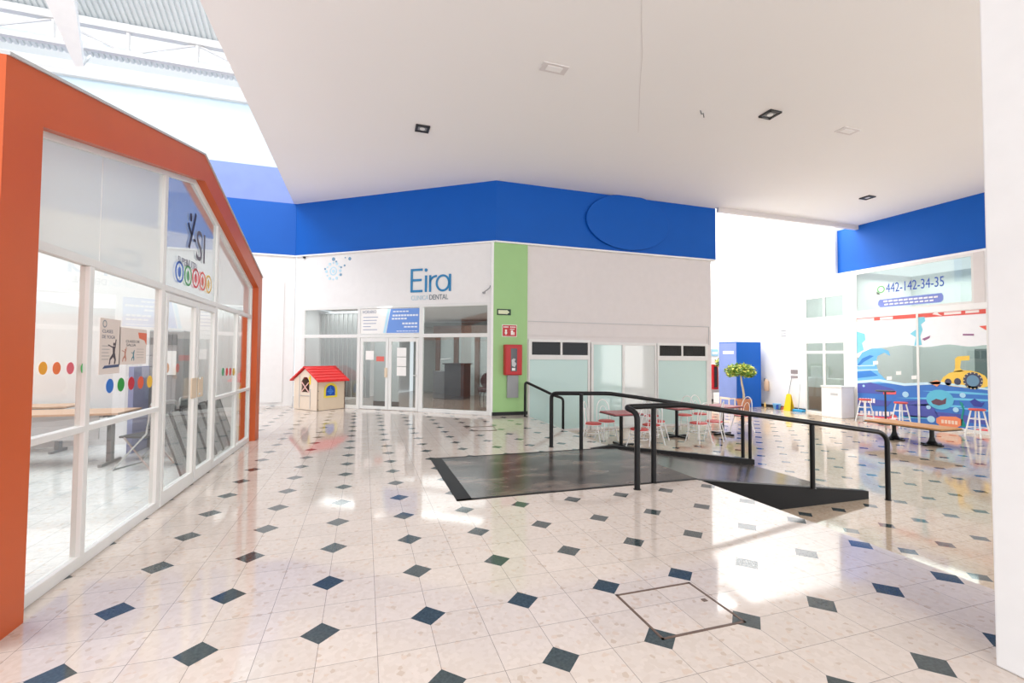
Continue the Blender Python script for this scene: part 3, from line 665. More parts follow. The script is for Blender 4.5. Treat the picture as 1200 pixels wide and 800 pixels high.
for x, z, w, h in ((-3.12, 2.78, .52, .035), (-3.14, 2.66, .84, .05), (-3.16, 2.57, .5, .045), (-2.82, 2.43, .5, .05), (-2.76, 2.34, .44, .04), (-3.0, 2.23, .68, .02)):
    n = max(2, int(w/.09)); 
    for j in range(n): box(b, x+w*j/n, x+w*(j+.8)/n, R+.000, R+.002, z, z+h)
part('small_print', b, flat(235, 240, 250), bf)
# clinic name
t = thing('clinic_sign', 'thin blue Eira lettering with small CLINICA DENTAL below on the white wall', 'sign', (-2, R, 3.1), FE)
eira_m = flat(40, 132, 186)
def bar(b, x0, z0, x1, z1, w=.062):
    d = Vector((x1-x0, z1-z0)).normalized(); nx, nz = -d.y*w/2, d.x*w/2
    prism(b, [(x0+nx, z0+nz), (x0-nx, z0-nz), (x1-nx, z1-nz), (x1+nx, z1+nz)], (0, R, 0), EXv, ZU, .02)
b = bm_(); bar(b, -2.53, 3.32, -2.53, 3.98); bar(b, -2.50, 3.351, -2.19, 3.351); bar(b, -2.50, 3.66, -2.22, 3.66); bar(b, -2.50, 3.949, -2.19, 3.949); part('letter_e', b, eira_m, t)
b = bm_(); bar(b, -2.08, 3.32, -2.08, 3.78); part('letter_i', b, eira_m, t)
b = bm_(); prism(b, disc(-2.08, 3.93, .045), (0, R, 0), EXv, ZU, .02); part('letter_i', b, eira_m, t, label='round dot of the letter i')
b = bm_(); bar(b, -1.95, 3.32, -1.95, 3.78); pts = [(-1.95+.19-.19*math.cos(a), 3.58+.17*math.sin(a)) for a in (0, .35, .7, 1.05, 1.4, 1.65)]
for p, q in zip(pts, pts[1:]): bar(b, *p, *q, .055)
part('letter_r', b, eira_m, t)
b = bm_(); ringm(b, -1.56, 3.55, .215, .055, (0, R, 0), EXv, ZU, .02, 28, .235); bar(b, -1.345, 3.32, -1.345, 3.79); part('letter_a', b, eira_m, t)
b = bm_(); add_text(b, 'CLINICA', (-2.54, R, 3.10), EXv, ZU, .54, .13, .01); part('lettering', b, flat(190, 214, 226), t)
b = bm_(); add_text(b, 'DENTAL', (-1.97, R, 3.10), EXv, ZU, .57, .14, .01); part('lettering', b, flat(120, 132, 142), t)
t = thing('clinic_emblem', 'pale blue dotted flower emblem on the white wall left of the clinic name', 'sign', (-5.15, R, 3.8), FE)
b = bm_(); O = (-5.20, R, 4.06)
ringm(b, 0, 0, .13, .03, O, EXv, ZU, .01, 20); prism(b, disc(0, 0, .05), O, EXv, ZU, .01)
for k in range(12): a = k*math.pi/6; prism(b, disc(.25*math.cos(a), .25*math.sin(a), .028 if k % 2 else .045, n=10), O, EXv, ZU, .01)
part('flower', b, flat(196, 226, 240), t)
b = bm_()
for x, y, r in ((0, .36, .055), (.1, .28, .03), (.58, .34, .05), (.4, .15, .03), (.28, .1, .03), (.27, -.12, .04), (-.3, .08, .03), (.42, .38, .02)): b = bm_(); prism(b, disc(x, y, r, n=12), O, EXv, ZU, .01); part('dot', b, flat(120, 160, 190), t)
# clinic interior
b = bm_(); ebox(b, .12, 6.2, .14, 6.6, 2.99, 3.06); solo('ceiling_clinic', b, ceil_m, 'ceiling inside the dental clinic', 'ceiling', FE, kind=ST)
b = bm_(); ebox(b, .12, 6.2, .15, 6.6, 0, .012); solo('floor_clinic', b, m_floor_cl, 'brownish tiled floor inside the dental clinic', 'floor', FE, kind=ST)
b = bm_(); ebox(b, .12, 6.2, 6.5, 6.7, 0, 2.98); solo('wall_clinic', b, flat(170, 176, 172), 'greenish grey rear wall inside the clinic', 'wall', FE, kind=ST)
b = bm_(); ebox(b, 6.31, 6.5, .22, 6.4, 0, 2.98); solo('wall_clinic', b, white, 'left inner wall of the clinic', 'wall', FE, kind=ST)
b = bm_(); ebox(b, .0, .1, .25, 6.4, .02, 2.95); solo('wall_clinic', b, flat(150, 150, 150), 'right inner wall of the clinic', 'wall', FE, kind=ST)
t = thing('wood_screen', 'brown wooden portal with glass doors inside the clinic at right', 'screen', (-2.6, 5.4, .012), FE)
b = bm_(); ebox(b, .6, 4.6, 5.3, 5.45, 2.45, 2.75); 
for s in (.6, 1.5, 2.6, 3.5, 4.3): ebox(b, s, s+.2, 5.3, 5.45, .012, 2.45)
part('frame', b, brown, t)
b = bm_(); ebox(b, .8, 4.3, 5.36, 5.37, .012, 2.45); part('pane', b, flat(176, 186, 184), t)
t = thing('blind_curtain', 'vertical grey slatted blind behind the left clinic window', 'blind', (-5.2, .8, .012), FE)
b = bm_()
for k in range(22): ebox(b, 4.35+.085*k, 4.35+.085*k+.075, .75+.02*(k % 2), .77+.02*(k % 2), .25, 2.85)
part('slats', b, flat(188, 188, 186), t)
b = bm_(); ebox(b, 4.3, 6.25, .73, .82, 2.85, 2.92); part('rail', b, lgrey, t)
t = thing('interior_partition', 'pale frosted partition standing behind the left clinic door leaf', 'partition', (-3.9, .9, .012), FE)
b = bm_(); ebox(b, 3.45, 4.3, .9, .95, .15, 2.2); part('panel', b, flat(206, 208, 206), t)
b = bm_(); ebox(b, 3.45, 4.3, .88, .97, .012, .15); part('base', b, brown, t)
t = thing('reception_desk', 'dark grey reception desk inside the clinic', 'desk', (-2.9, 3.7, .012), FE)
b = bm_(); ebox(b, 2.45, 3.2, 3.5, 4.1, .012, 1.25); part('cabinet', b, dgrey, t, bevel=.01)
b = bm_(); ebox(b, 3.2, 3.75, 3.7, 4.2, .012, 1.0); part('side_unit', b, mat('mid_grey', sr(110, 112, 114), .5), t, bevel=.01)
b = bm_(); ebox(b, 2.4, 3.25, 3.45, 4.15, 1.25, 1.29); part('counter_top', b, dark, t)
b = bm_(); tube(b, [(-3.5, 3.8, 1.0), (-3.5, 3.8, 1.42), (-3.1, 3.8, 1.45)], .02, 8); part('lamp_arm', b, steel, t)
proto = None
for k, (s, y, rz, lb) in enumerate(((1.75, 3.9, 0, 'round-backed dark red armchair beside the clinic reception desk'), (1.0, 3.6, .6, 'round-backed dark armchair at the right edge of the clinic window'))):
    if proto is None:
        t = thing('armchair', lb, 'chair', (0, 0, .012), FE, 'armchairs in the clinic waiting area'); proto = t
        dr = mat('maroon_fabric', sr(76, 40, 40), .7)
        b = bm_(); lathe(b, [(.2, .3), (.3, .32), (.31, .42), (.27, .46)]); part('seat', b, dr, t, smooth=True)
        b = bm_(); prism(b, disc(0, .68, .31, .30, 24), (0, .26, 0), (1, 0, 0), (0, 0, 1), .07); part('backrest', b, dr, t, bevel=.02)
        for a in range(4): b = bm_(); an = a*math.pi/2+.785; tube(b, [(.2*math.cos(an), .2*math.sin(an), .32), (.26*math.cos(an), .26*math.sin(an), .0121)], .016, 8); part('leg', b, dark, t)
        t.location = FE.p((-s, y, 0)); t.rotation_euler = (0, 0, EANG+rz)
    else: dup(proto, FE.p((-s, y, 0)), EANG+rz, lb)
b = bm_(); ebox(b, 6.28, 6.22, -.01, .04, 4.5, 4.55); solo('camera_dome', b, dark, 'tiny black sensor where clinic wall meets fascia', 'sensor', FE)
b = bm_(); tube(b, [(-.17, R, 3.42), (-.17, R-.06, 3.35), (-.30, R-.1, 3.24)], .012, 8); lathe(b, [(.03, 0), (.045, .05)], (-.31, R-.1, 3.19), 12); solo('wall_spotlight', b, grey, 'small grey bracket lamp near the corner right of the clinic name', 'lamp', FE)

# ================================================================== GREEN COLUMN
b = bm_(); box(b, 4.62, 5.57, 8.80, 9.3, 0, 4.56); solo('column', b, green, 'light green column wall carrying the fire cabinet', 'column', kind=ST)
b = bm_(); box(b, 4.56, 4.62, 8.79, 8.9, 0, 4.56); solo('trim_8', b, white2, 'white corner strip left of the green column', 'trim', kind=ST)
b = bm_(); box(b, 4.60, 5.58, 8.77, 8.80, 0, .09); solo('baseboard_column', b, black, 'black baseboard of the green column', 'baseboard', kind=ST)
t = thing('fire_hose_cabinet', 'red fire hose cabinet with a glass door on the green column', 'cabinet', (5.12, 8.8, 1.06))
b = bm_(); box(b, 4.90, 5.37, 8.62, 8.80, 1.06, 1.86); part('body', b, red, t, bevel=.012)
b = bm_(); box(b, 4.92, 5.35, 8.605, 8.62, 1.08, 1.84); part('door', b, red, t, bevel=.006)
b = bm_(); box(b, 5.05, 5.22, 8.598, 8.606, 1.16, 1.76); gpn = part('glass_panel', b, mat('cabinet_glass', (.08, .08, .09), .1), t)
b = bm_(); prism(b, [(5.08, 1.30), (5.16, 1.27), (5.2, 1.36), (5.15, 1.42), (5.18, 1.48), (5.12, 1.5), (5.07, 1.46)], (0, 8.598, 0), (1, 0, 0), (0, 0, 1), .004); part('hose_print', b, lgrey, gpn)
b = bm_(); box(b, 5.08, 5.17, 8.592, 8.598, 1.18, 1.25); part('label_plate', b, paper, gpn)
b = bm_(); box(b, 5.0, 5.31, 8.74, 8.80, .46, 1.06); solo('conduit_cover', b, grey, 'grey metal cover plate beneath the fire cabinet', 'cover', bevel=.004)
t = thing('fire_sign', 'square red sign with white arrow and extinguisher symbols on the column', 'sign', (5.06, 8.8, 2.07))
b = bm_(); box(b, 4.86, 5.27, 8.785, 8.80, 2.07, 2.39); part('plate', b, paper, t)
b = bm_(); box(b, 4.875, 5.255, 8.78, 8.786, 2.085, 2.375); part('field', b, red, t)
b = bm_(); prism(b, [(4.94, 2.26), (4.94, 2.18), (4.92, 2.18), (4.965, 2.11), (5.01, 2.18), (4.99, 2.18), (4.99, 2.26)], (0, 8.78, 0), (1, 0, 0), (0, 0, 1), .003)
box(b, 5.10, 5.16, 8.777, 8.78, 2.12, 2.24); box(b, 5.17, 5.2, 8.777, 8.78, 2.12, 2.2); box(b, 5.08, 5.2, 8.777, 8.78, 2.26, 2.28)
for k in range(4): box(b, 4.90+.035*k, 4.925+.035*k, 8.777, 8.78, 2.31, 2.345)
for k in range(4): box(b, 5.08+.04*k, 5.105+.04*k, 8.777, 8.78, 2.31, 2.345)
part('symbols', b, paper, t)
t = thing('exit_arrow_sign', 'small dark green sign with a pale arrow pointing right', 'sign', (4.9, 8.8, 2.63))
b = bm_(); box(b, 4.72, 5.10, 8.785, 8.80, 2.64, 2.80); part('plate', b, flat(26, 60, 40), t)
b = bm_(); prism(b, [(4.75, 2.67), (4.98, 2.67), (4.98, 2.655), (5.06, 2.72), (4.98, 2.785), (4.98, 2.77), (4.75, 2.77)], (0, 8.785, 0), (1, 0, 0), (0, 0, 1), .003); part('arrow', b, flat(220, 226, 190), t)

# ================================================================== BACK SHOP (frosted windows)
YB = 8.86
b = bm_(); box(b, 5.57, 11.66, YB, YB+.2, 2.12, 4.56); box(b, 5.57, 11.66, YB+.02, YB+.2, 1.93, 2.12); box(b, 5.57, 5.62, YB, YB+.2, LOW, 2.12); box(b, 11.50, 11.66, YB, YB+.2, LOW, 2.12)
solo('wall_back', b, warm_white, 'white wall above the frosted shop windows', 'wall', kind=ST)
b = bm_(); box(b, 5.62, 11.56, YB-.02, YB, 2.50, 2.515); box(b, 11.55, 11.565, YB-.02, YB, 1.95, 2.515); solo('trim_9', b, lgrey, 'thin raised line across the white wall above the frosted windows', 'trim', kind=ST)
def frosted(name, label, x0, x1, zs, panes, frames, m):
    t = thing(name, label, 'window', ((x0+x1)/2, YB, LOW), kind=ST)
    b = bm_()
    for q in frames: box(b, q[0], q[1], YB-.03, YB+.05, q[2], q[3])
    part('frame', b, alu, t, bevel=.004)
    for x0, x1, z0, z1, mm in panes: b = bm_(); box(b, x0, x1, YB, YB+.008, z0, z1); part('pane', b, mm, t)
frosted('window_3', 'left frosted window with two dark vents above, behind the railing', 5.62, 7.45, 0,
        [(5.72, 6.56, 1.6, 1.95, g_dark), (6.62, 7.40, 1.6, 1.95, g_dark), (5.66, 7.42, LOW+.06, 1.47, g_teal)],
        [(5.62, 7.47, 1.95, 2.02), (5.62, 5.72, 1.47, 1.95), (6.56, 6.62, 1.6, 1.95), (7.40, 7.47, LOW, 1.95), (5.62, 7.47, 1.47, 1.6), (5.62, 5.66, LOW, 1.47), (5.62, 7.47, LOW, LOW+.06)], g_teal)
frosted('window_4', 'tall pair of frosted sliding panels in the middle of the back shop', 7.5, 9.66, 0,
        [(7.58, 8.5, LOW+.06, 1.90, g_teal), (8.58, 9.6, LOW+.06, 1.90, g_pale)],
        [(7.5, 9.66, 1.90, 1.97), (7.5, 7.58, LOW, 1.9), (8.5, 8.58, LOW, 1.9), (9.6, 9.66, LOW, 1.9), (7.5, 9.66, LOW, LOW+.06)], g_teal)
frosted('window_5', 'right frosted window with two dark vents above, behind the tables', 9.68, 11.5, 0,
        [(9.76, 10.54, 1.6, 1.91, g_dark), (10.60, 11.42, 1.6, 1.91, g_dark), (9.72, 11.46, LOW+.06, 1.46, g_teal)],
        [(9.68, 11.5, 1.91, 1.98), (9.68, 9.76, 1.46, 1.91), (10.54, 10.60, 1.6, 1.91), (11.42, 11.5, 1.46, 1.91), (9.68, 11.5, 1.46, 1.6), (9.68, 9.72, LOW, 1.46), (11.46, 11.5, LOW, 1.46), (9.68, 11.5, LOW, LOW+.06)], g_teal)
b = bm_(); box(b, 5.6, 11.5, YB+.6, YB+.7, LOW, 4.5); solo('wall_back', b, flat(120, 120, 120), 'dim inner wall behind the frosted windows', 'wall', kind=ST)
b = bm_(); box(b, 11.46, 11.66, YB+.2, 14.8, LOW, 9); solo('wall_corridor', b, white, 'white side wall of the bright corridor', 'wall', kind=ST)

# ================================================================== FAR CORRIDOR
UR = 17.6
b = bm_()
for y0, y1, z0, z1 in ((9.36, 14.8, 4.62, 9.0), (-8, 9.04, 4.55, 4.62), (8.70, 9.04, LOW, 4.55), (9.04, 10.6, 2.20, 3.06), (9.04, 10.6, 3.86, 4.62), (10.6, 14.8, LOW, 4.62), (-8, 5.1, LOW, 2.98), (-8, 5.40, 3.14, 4.55)): box(b, UR, UR+.15, y0, y1, z0, z1)
box(b, UR, UR+.15, -8, 8.7, 2.98, 3.14)
solo('wall_right', b, white2, 'bright white wall of the right side behind door and window', 'wall', kind=ST)
b = bm_(); box(b, 11.5, 17.75, 14.8, 15.0, LOW, 9); solo('wall_far', b, white2, 'white end wall of the bright corridor', 'wall', kind=ST)
b = bm_(); box(b, 11.66, 17.6, 14.76, 14.8, LOW, LOW+.12); solo('baseboard_far', b, dgrey, 'dark baseboard along the corridor end wall', 'baseboard', kind=ST)
b = bm_(); box(b, UR-.03, UR, 10.6, 12.75, LOW, LOW+.11); solo('baseboard_right', b, dark, 'black baseboard behind the cleaning tools', 'baseboard', kind=ST)
# blue cubicle
c0 = onZ(867, 478, LOW)
b = bm_(); box(b, 16.0, 17.26, 12.35, 13.35, LOW, 2.22)
t = solo('blue_cubicle', b, blue, 'tall blue box cubicle with a small white sign, behind the potted tree', 'cubicle')
b = bm_(); box(b, 15.985, 16.0, 12.5, 13.1, 1.72, 1.84); sub('name_strip', b, paper, t)
b = bm_(); box(b, 15.99, 16.0, 12.37, 13.33, LOW+.05, 2.18); sub('lit_side', b, blue_faded_lit, t, label='side face with bright light painted in as paler blue')  # thin sheet: strong light on this side put into a paler colour
# far red hanging cabinet and sign on end wall / corner
q = onV(838, 442, 14.7)
t = thing('fire_cabinet', 'dark red fire cabinet at the far end of the corridor', 'cabinet', (16.3, 14.7, q[2]-.5))
a0, a1 = onV(835, 427, 14.6), onV(840, 456, 14.6)
b = bm_(); box(b, a0[0], a1[0]+.05, 14.55, 14.8, a1[2], a0[2]); part('body', b, red, t, bevel=.01)
b = bm_(); box(b, a0[0]+.05, a1[0]-.02, 14.54, 14.55, a1[2]+.1, a0[2]-.1); part('door_glass', b, dark, t)
a0, a1 = onV(835, 409, 14.7), onV(843, 417, 14.7)
t = thing('wall_sign', 'small pale blue sign on the corridor end wall', 'sign', ((a0[0]+a1[0])/2, 14.78, a1[2]))
b = bm_(); box(b, a0[0], a1[0], 14.77, 14.8, a1[2], a0[2]); part('plate', b, flat(150, 200, 225), t)
b = bm_(); box(b, a0[0]+.05, a1[0]-.05, 14.765, 14.77, a1[2]+.08, a0[2]-.12); part('pictogram', b, paper, t)

def tree(name, label, base, h, cr, pot_r, pot_h, nleaf, flat_=.55, lean=0, nseed=3, group=None):
    rnd = random.Random(nseed); t = thing(name, label, 'potted plant', base, group=group); x, y, z = base
    b = bm_(); lathe(b, [(pot_r*.68, 0), (pot_r*.95, pot_h*.84), (pot_r*1.08, pot_h*.84), (pot_r*1.08, pot_h), (pot_r*.92, pot_h), (pot_r*.88, pot_h*.9)], base, 20); pot = part('pot', b, terra, t, smooth=True)
    b = bm_(); lathe(b, [(pot_r*.88, pot_h*.86), (pot_r*.86, pot_h*.9)], base, 16); part('soil', b, soil, pot)
    th = h-cr*flat_
    b = bm_(); tube(b, [(x+lean*k/5+.03*math.sin(k*1.3), y, z+pot_h*.85+(th-pot_h*.85)*k/5) for k in range(6)], .045, 8, r2=.028)
    for k in range(6): a = k*1.05; tube(b, [(x+lean, y, z+th-.08), (x+lean+cr*.5*math.cos(a), y+cr*.5*math.sin(a), z+th+cr*.2)], .018, 6, r2=.008)
    part('trunk', b, trunk_m, t, smooth=True)
    for mm, nm, cnt, kk in ((leaf_m, 'foliage', int(nleaf*.62), 1), (leaf_y, 'foliage', int(nleaf*.38), 1.03)):
        b = bm_()
        for _ in range(cnt):
            a = rnd.uniform(0, 6.283); ph = math.acos(rnd.uniform(-.75, 1)); r = cr*rnd.uniform(.55, 1)*kk*(1+.12*math.sin(3*a))
            c = Vector((x+lean+r*math.sin(ph)*math.cos(a), y+r*math.sin(ph)*math.sin(a), z+th+r*flat_*math.cos(ph)))
            d = Vector((rnd.uniform(-1, 1), rnd.uniform(-1, 1), rnd.uniform(-.6, .6))).normalized(); e = d.cross(Vector((rnd.uniform(-1, 1), rnd.uniform(-1, 1), 1))).normalized(); s = rnd.uniform(.035, .065)
            nn = d.cross(e)*.012
            vs = [b.verts.new(c+p) for p in (d*s*1.4, e*s*.6+nn, -d*s*1.4, -e*s*.6+nn)]; b.faces.new(vs)
        part(nm, b, mm, t)
    return t
tree('potted_tree', 'round-crowned potted tree in a terracotta pot before the blue cubicle', (15.75, 11.75, LOW), 1.82, .56, .27, .42, 1500, .55, -.12)
q = onV(849, 470, 14.2)
tree('potted_tree', 'small potted tree far behind at the corridor end', (q[0]-.05, 14.2, LOW+.45), 1.6, .34, .16, .25, 400, .7, 0, 5)
b = bm_(); box(b, q[0]-.35, q[0]+.3, 13.95, 14.5, LOW, LOW+.45); solo('planter_box', b, white2, 'low white plinth under the small far tree', 'plinth', bevel=.01)
b = bm_(); box(b, 14.9, 14.94, 11.6, 12.1, LOW+.42, LOW+.5)
for y in (11.62, 12.06): box(b, 14.9, 14.94, y, y+.03, LOW, LOW+.42)
box(b, 14.9, 15.2, 11.6, 11.63, LOW+.44, LOW+.48); box(b, 15.17, 15.2, 11.6, 11.63, LOW, LOW+.44)
solo('plant_stand', b, cream, 'low cream wooden stand left of the terracotta pot', 'stand')
# wall pieces
def on_right(nm, lb, cat, x0, y0, x1, y1, m, th=.02, **k):
    a, c = onU(x0, y0, UR), onU(x1, y1, UR); b = bm_(); box(b, UR-th, UR, min(a[1], c[1]), max(a[1], c[1]), min(a[2], c[2]), max(a[2], c[2])); return solo(nm, b, m, lb, cat, **k)
ex = onU(901, 450, UR)
t = thing('fire_extinguisher', 'small fire extinguisher in tan cover hung on the white wall', 'extinguisher', (UR-.12, ex[1], ex[2]-.3))
b = bm_(); lathe(b, [(.08, 0), (.10, .04), (.10, .38), (.05, .46), (.03, .5)], (UR-.13, ex[1], ex[2]-.28), 16); part('cylinder', b, flat(206, 176, 150), t, smooth=True)
b = bm_(); tube(b, [(UR-.13, ex[1], ex[2]+.2), (UR-.13, ex[1]+.1, ex[2]+.24), (UR-.13, ex[1]+.13, ex[2])], .015, 8); part('hose', b, dgrey, t)
t = on_right('wall_text', 'small two-line grey notice high on the white corridor wall', 'sign', 914, 386, 924, 396, paper)
b = bm_(); c = onU(916, 387, UR); [box(b, UR-.026, UR-.02, c[1]-.22, c[1]+.02, c[2]-.10*k-.04, c[2]-.10*k) for k in (0, 1.2, 2.2)]; sub('lettering', b, grey, t)
t = on_right('wall_notice', 'grey notice above the yellow cleaning sign', 'notice', 927, 433, 935, 438, flat(150, 140, 140))
t = on_right('wall_notice', 'lower grey notice above the blue dustpan', 'notice', 927, 440, 935, 443, flat(160, 150, 150))
# cleaning things
bx, by = 17.15, 11.15
def at_floor(x, y): return onZ(x, y, LOW)
q = at_floor(924, 478.5); q = np.array([17.2, 11.2+.0, LOW]) if q[0] > 17.3 else q
# keep inside the wall: slide back along the line of sight
def near_wall(px, u): c = onU(px, 440, u); return c[1]
y1_ = near_wall(924, 17.25)
t = thing('wet_floor_sign', 'yellow folding wet floor sign against the white wall', 'sign', (17.25, y1_, LOW))
for s, nm in ((-1, 'front_panel'), (1, 'rear_panel')):
    b = bm_(); prof = [(-.16, 0), (.16, 0), (.10, .62), (.05, .66), (-.05, .66), (-.10, .62)]
    prism(b, prof, (17.25+s*.11, y1_, LOW), (0, 1, 0), (-s*.16, 0, .987), .012); part(nm, b, yellow, t)
y2_ = near_wall(916.5, 17.2)
t = thing('dustpan', 'coral red dustpan lying by the yellow sign', 'dustpan', (17.15, y2_, LOW))
b = bm_(); prism(b, [(-.17, 0), (.17, 0), (.15, .10), (-.15, .14)], (17.3, y2_, LOW), (0, 1, 0), (0, 0, 1), .28); part('pan', b, flat(236, 130, 110), t)
b = bm_(); tube(b, [(17.4, y2_, LOW+.1), (17.52, y2_-.15, LOW+1.3)], .012, 8); part('handle', b, grey, t)
y3_ = near_wall(934, 17.25)
t = thing('floor_broom', 'blue broom with thin pale handle right of the yellow sign', 'broom', (17.3, y3_, LOW))
b = bm_(); box(b, 17.2, 17.4, y3_-.22, y3_+.18, LOW, LOW+.09); part('bristles', b, flat(50, 160, 215), t, bevel=.01)
b = bm_(); tube(b, [(17.3, y3_, LOW+.09), (17.5, y3_+.08, LOW+1.05)], .012, 8); part('handle', b, lgrey, t)
y4_ = near_wall(910, 17.2)
t = thing('cleaning_bucket', 'pale blue bucket left of the yellow sign', 'bucket', (17.2, y4_, LOW))
b = bm_(); lathe(b, [(.11, 0), (.15, .2), (.16, .2), (.16, .22), (.13, .22), (.10, .05)], (17.2, y4_, LOW), 16); part('body', b, flat(120, 190, 235), t, smooth=True)
b = bm_(); box(b, 17.08, 17.14, y4_-.14, y4_-.06, LOW+.02, LOW+.2); part('clip', b, bluep, t)
y5_ = near_wall(894, 17.3)
b = bm_(); lathe(b, [(.03, 0), (.045, .1), (.02, .16), (.02, .2)], (17.4, y5_, LOW), 12); solo('spray_bottle', b, flat(240, 200, 120), 'small yellow bottle on the floor beside the blue cubicle', 'bottle', smooth=True)

# door & window in the right wall
t = thing('window_6', 'two-pane high window in the bright right wall', 'window', (UR+.02, 9.8, 3.06), kind=ST)
b = bm_()
for q in ((9.04, 10.6, 3.06, 3.1), (9.04, 10.6, 3.82, 3.86), (9.04, 9.1, 3.06, 3.86), (9.78, 9.86, 3.06, 3.86), (10.54, 10.6, 3.06, 3.86)): box(b, UR, UR+.06, *q)
part('frame', b, alu, t)
for y0, y1 in ((9.1, 9.78), (9.86, 10.54)): b = bm_(); box(b, UR+.02, UR+.03, y0, y1, 3.1, 3.82); part('pane', b, g_dark if 0 else g_shop, t)
t = thing('door_3', 'glass door with upper lights in the bright right wall', 'door', (UR, 9.9, LOW), kind=ST)
b = bm_()
for q in ((9.04, 10.6, 2.13, 2.20), (9.04, 10.6, 1.74, 1.84), (9.04, 9.1, LOW, 2.2), (9.78, 9.88, LOW, 2.2), (10.54, 10.6, LOW, 2.2), (9.88, 10.54, LOW, LOW+.08)): box(b, UR, UR+.06, *q)
part('frame', b, alu, t)
for y0, y1, z0, z1 in ((9.1, 9.78, 1.84, 2.13), (9.88, 10.54, 1.84, 2.13), (9.88, 10.54, LOW+.08, 1.74), (9.1, 9.78, LOW, 1.74)): b = bm_(); box(b, UR+.02, UR+.03, y0, y1, z0, z1); part('pane', b, g_shop, t)
b = bm_(); box(b, 20.6, 20.7, 2, 13, LOW, 4.6); solo('wall_shop', b, flat(214, 218, 214), 'inner rear wall of the right shops', 'wall', kind=ST)
b = bm_(); box(b, 17.75, 20.6, 8.75, 8.85, LOW, 4.6); solo('wall_shop', b, white, 'partition between the two right shops', 'wall', kind=ST)
t = thing('shop_counter', 'tan shop counter with white front behind the right glass door', 'counter', (18.8, 10.6, LOW))
b = bm_(); box(b, 18.5, 19.1, 9.9, 12.3, LOW, .42); part('body', b, flat(205, 180, 168), t)
b = bm_(); box(b, 18.42, 19.15, 9.85, 12.35, .42, .78); part('top', b, white2, t)
b = bm_(); box(b, 18.6, 18.95, 10.7, 11.2, .78, 1.25); solo('cash_register', b, white2, 'white box on the counter behind the glass door', 'register', bevel=.02)
b = bm_(); box(b, 20.5, 20.6, 10.6, 11.0, .9, 2.2); solo('hanging_cloth', b, flat(130, 190, 150), 'green cloth hanging inside the right shop', 'cloth')
b = bm_(); box(b, 19.7, 20.0, 9.9, 10.25, LOW, 1.2); solo('red_bag', b, flat(225, 120, 110), 'red bag inside the right shop doorway', 'bag', bevel=.03)
t = thing('chest_cabinet', 'white chest cabinet outside the right wall beside the glass door', 'cabinet', (17.2, 9.0, LOW))
b = bm_(); box(b, 16.95, 17.55, 8.72, 9.45, LOW, .55); part('body', b, white2, t, bevel=.02)
b = bm_(); box(b, 16.93, 17.57, 8.70, 9.47, .55, .60); part('lid', b, alu, t, bevel=.01)
b = bm_(); box(b, 16.94, 16.95, 8.85, 9.1, .28, .36); part('badge', b, lgrey, t)

# mural shop front
Xr = (0, -1, 0)
win = thing('window_7', 'tall shop front window carrying the sea mural', 'window', (UR, 6.9, LOW), kind=ST)
b = bm_()
for q in ((5.1, 8.7, 2.95, 3.0), (5.1, 8.7, LOW, LOW+.10), (8.64, 8.7, LOW, 3.0), (6.78, 6.84, LOW, 2.95), (5.1, 5.16, LOW, 3.0)): box(b, UR, UR+.06, *q)
part('frame', b, alu, win)
for y0, y1 in ((5.16, 6.78), (6.84, 8.64)): b = bm_(); box(b, UR+.02, UR+.03, y0, y1, LOW+.1, 2.95); part('pane', b, g_shop, win)
win = thing('window_8', 'upper shop window with the phone number above the mural', 'window', (UR, 6.9, 3.14), kind=ST)
b = bm_()
for q in ((5.40, 8.7, 4.47, 4.55), (5.40, 8.7, 3.14, 3.2), (8.62, 8.7, 3.14, 4.55), (5.40, 5.46, 3.14, 4.55)): box(b, UR, UR+.06, *q)
part('frame', b, alu, win)
b = bm_(); box(b, UR+.02, UR+.03, 5.46, 8.62, 3.2, 4.47); part('pane', b, g_shop, win)
def R2(x, y): q = onU(x, y, UR); return (-q[1], q[2])
def poly(b, pts, lay=0, t=.002): prism(b, [R2(*p) for p in pts], (UR+.018-.0035*lay, 0, 0), Xr, ZU, t)
def ell(b, x, y, rx, ry, lay=0):                                     # radii in metres
    c = R2(x, y); prism(b, disc(c[0], c[1], rx, ry, 28), (UR+.018-.0035*lay, 0, 0), Xr, ZU, .002)
ph = thing('phone_sign', 'blue phone number 442-142-34-35 with a green call icon on the glass', 'sign', (UR, 6.9, 3.5))
b = bm_(); a, c = R2(1038, 343), R2(1106, 336); add_text(b, '442-142-34-35', (UR+.015, -a[0], a[1]+.0), (0, -1, 0), (0, 0, 1), c[0]-a[0], .30); part('number', b, flat(40, 74, 170), ph)
b = bm_(); a = R2(1032, 339); prism(b, disc(a[0], a[1], .16, .19), (UR+.016, 0, 0), Xr, ZU, .002); prism(b, [(a[0]-.16, a[1]-.2), (a[0]-.02, a[1]-.16), (a[0]-.14, a[1]-.05)], (UR+.016, 0, 0), Xr, ZU, .002); part('icon_bubble', b, flat(226, 240, 226), ph)
b = bm_(); ringm(b, a[0], a[1], .12, .035, (UR+.013, 0, 0), Xr, ZU, .002, 18); part('icon_ring', b, flat(110, 190, 120), ph)
b = bm_(); c0_, c1_ = R2(1029, 358), R2(1105, 344)
prism(b, [R2(1031, 351), R2(1103, 343), R2(1105, 346), R2(1105, 351), R2(1102, 354), R2(1031, 360), R2(1028.5, 357), R2(1029, 353)], (UR+.016, 0, 0), Xr, ZU, .002); part('web_banner', b, flat(124, 140, 214), ph)
b = bm_()
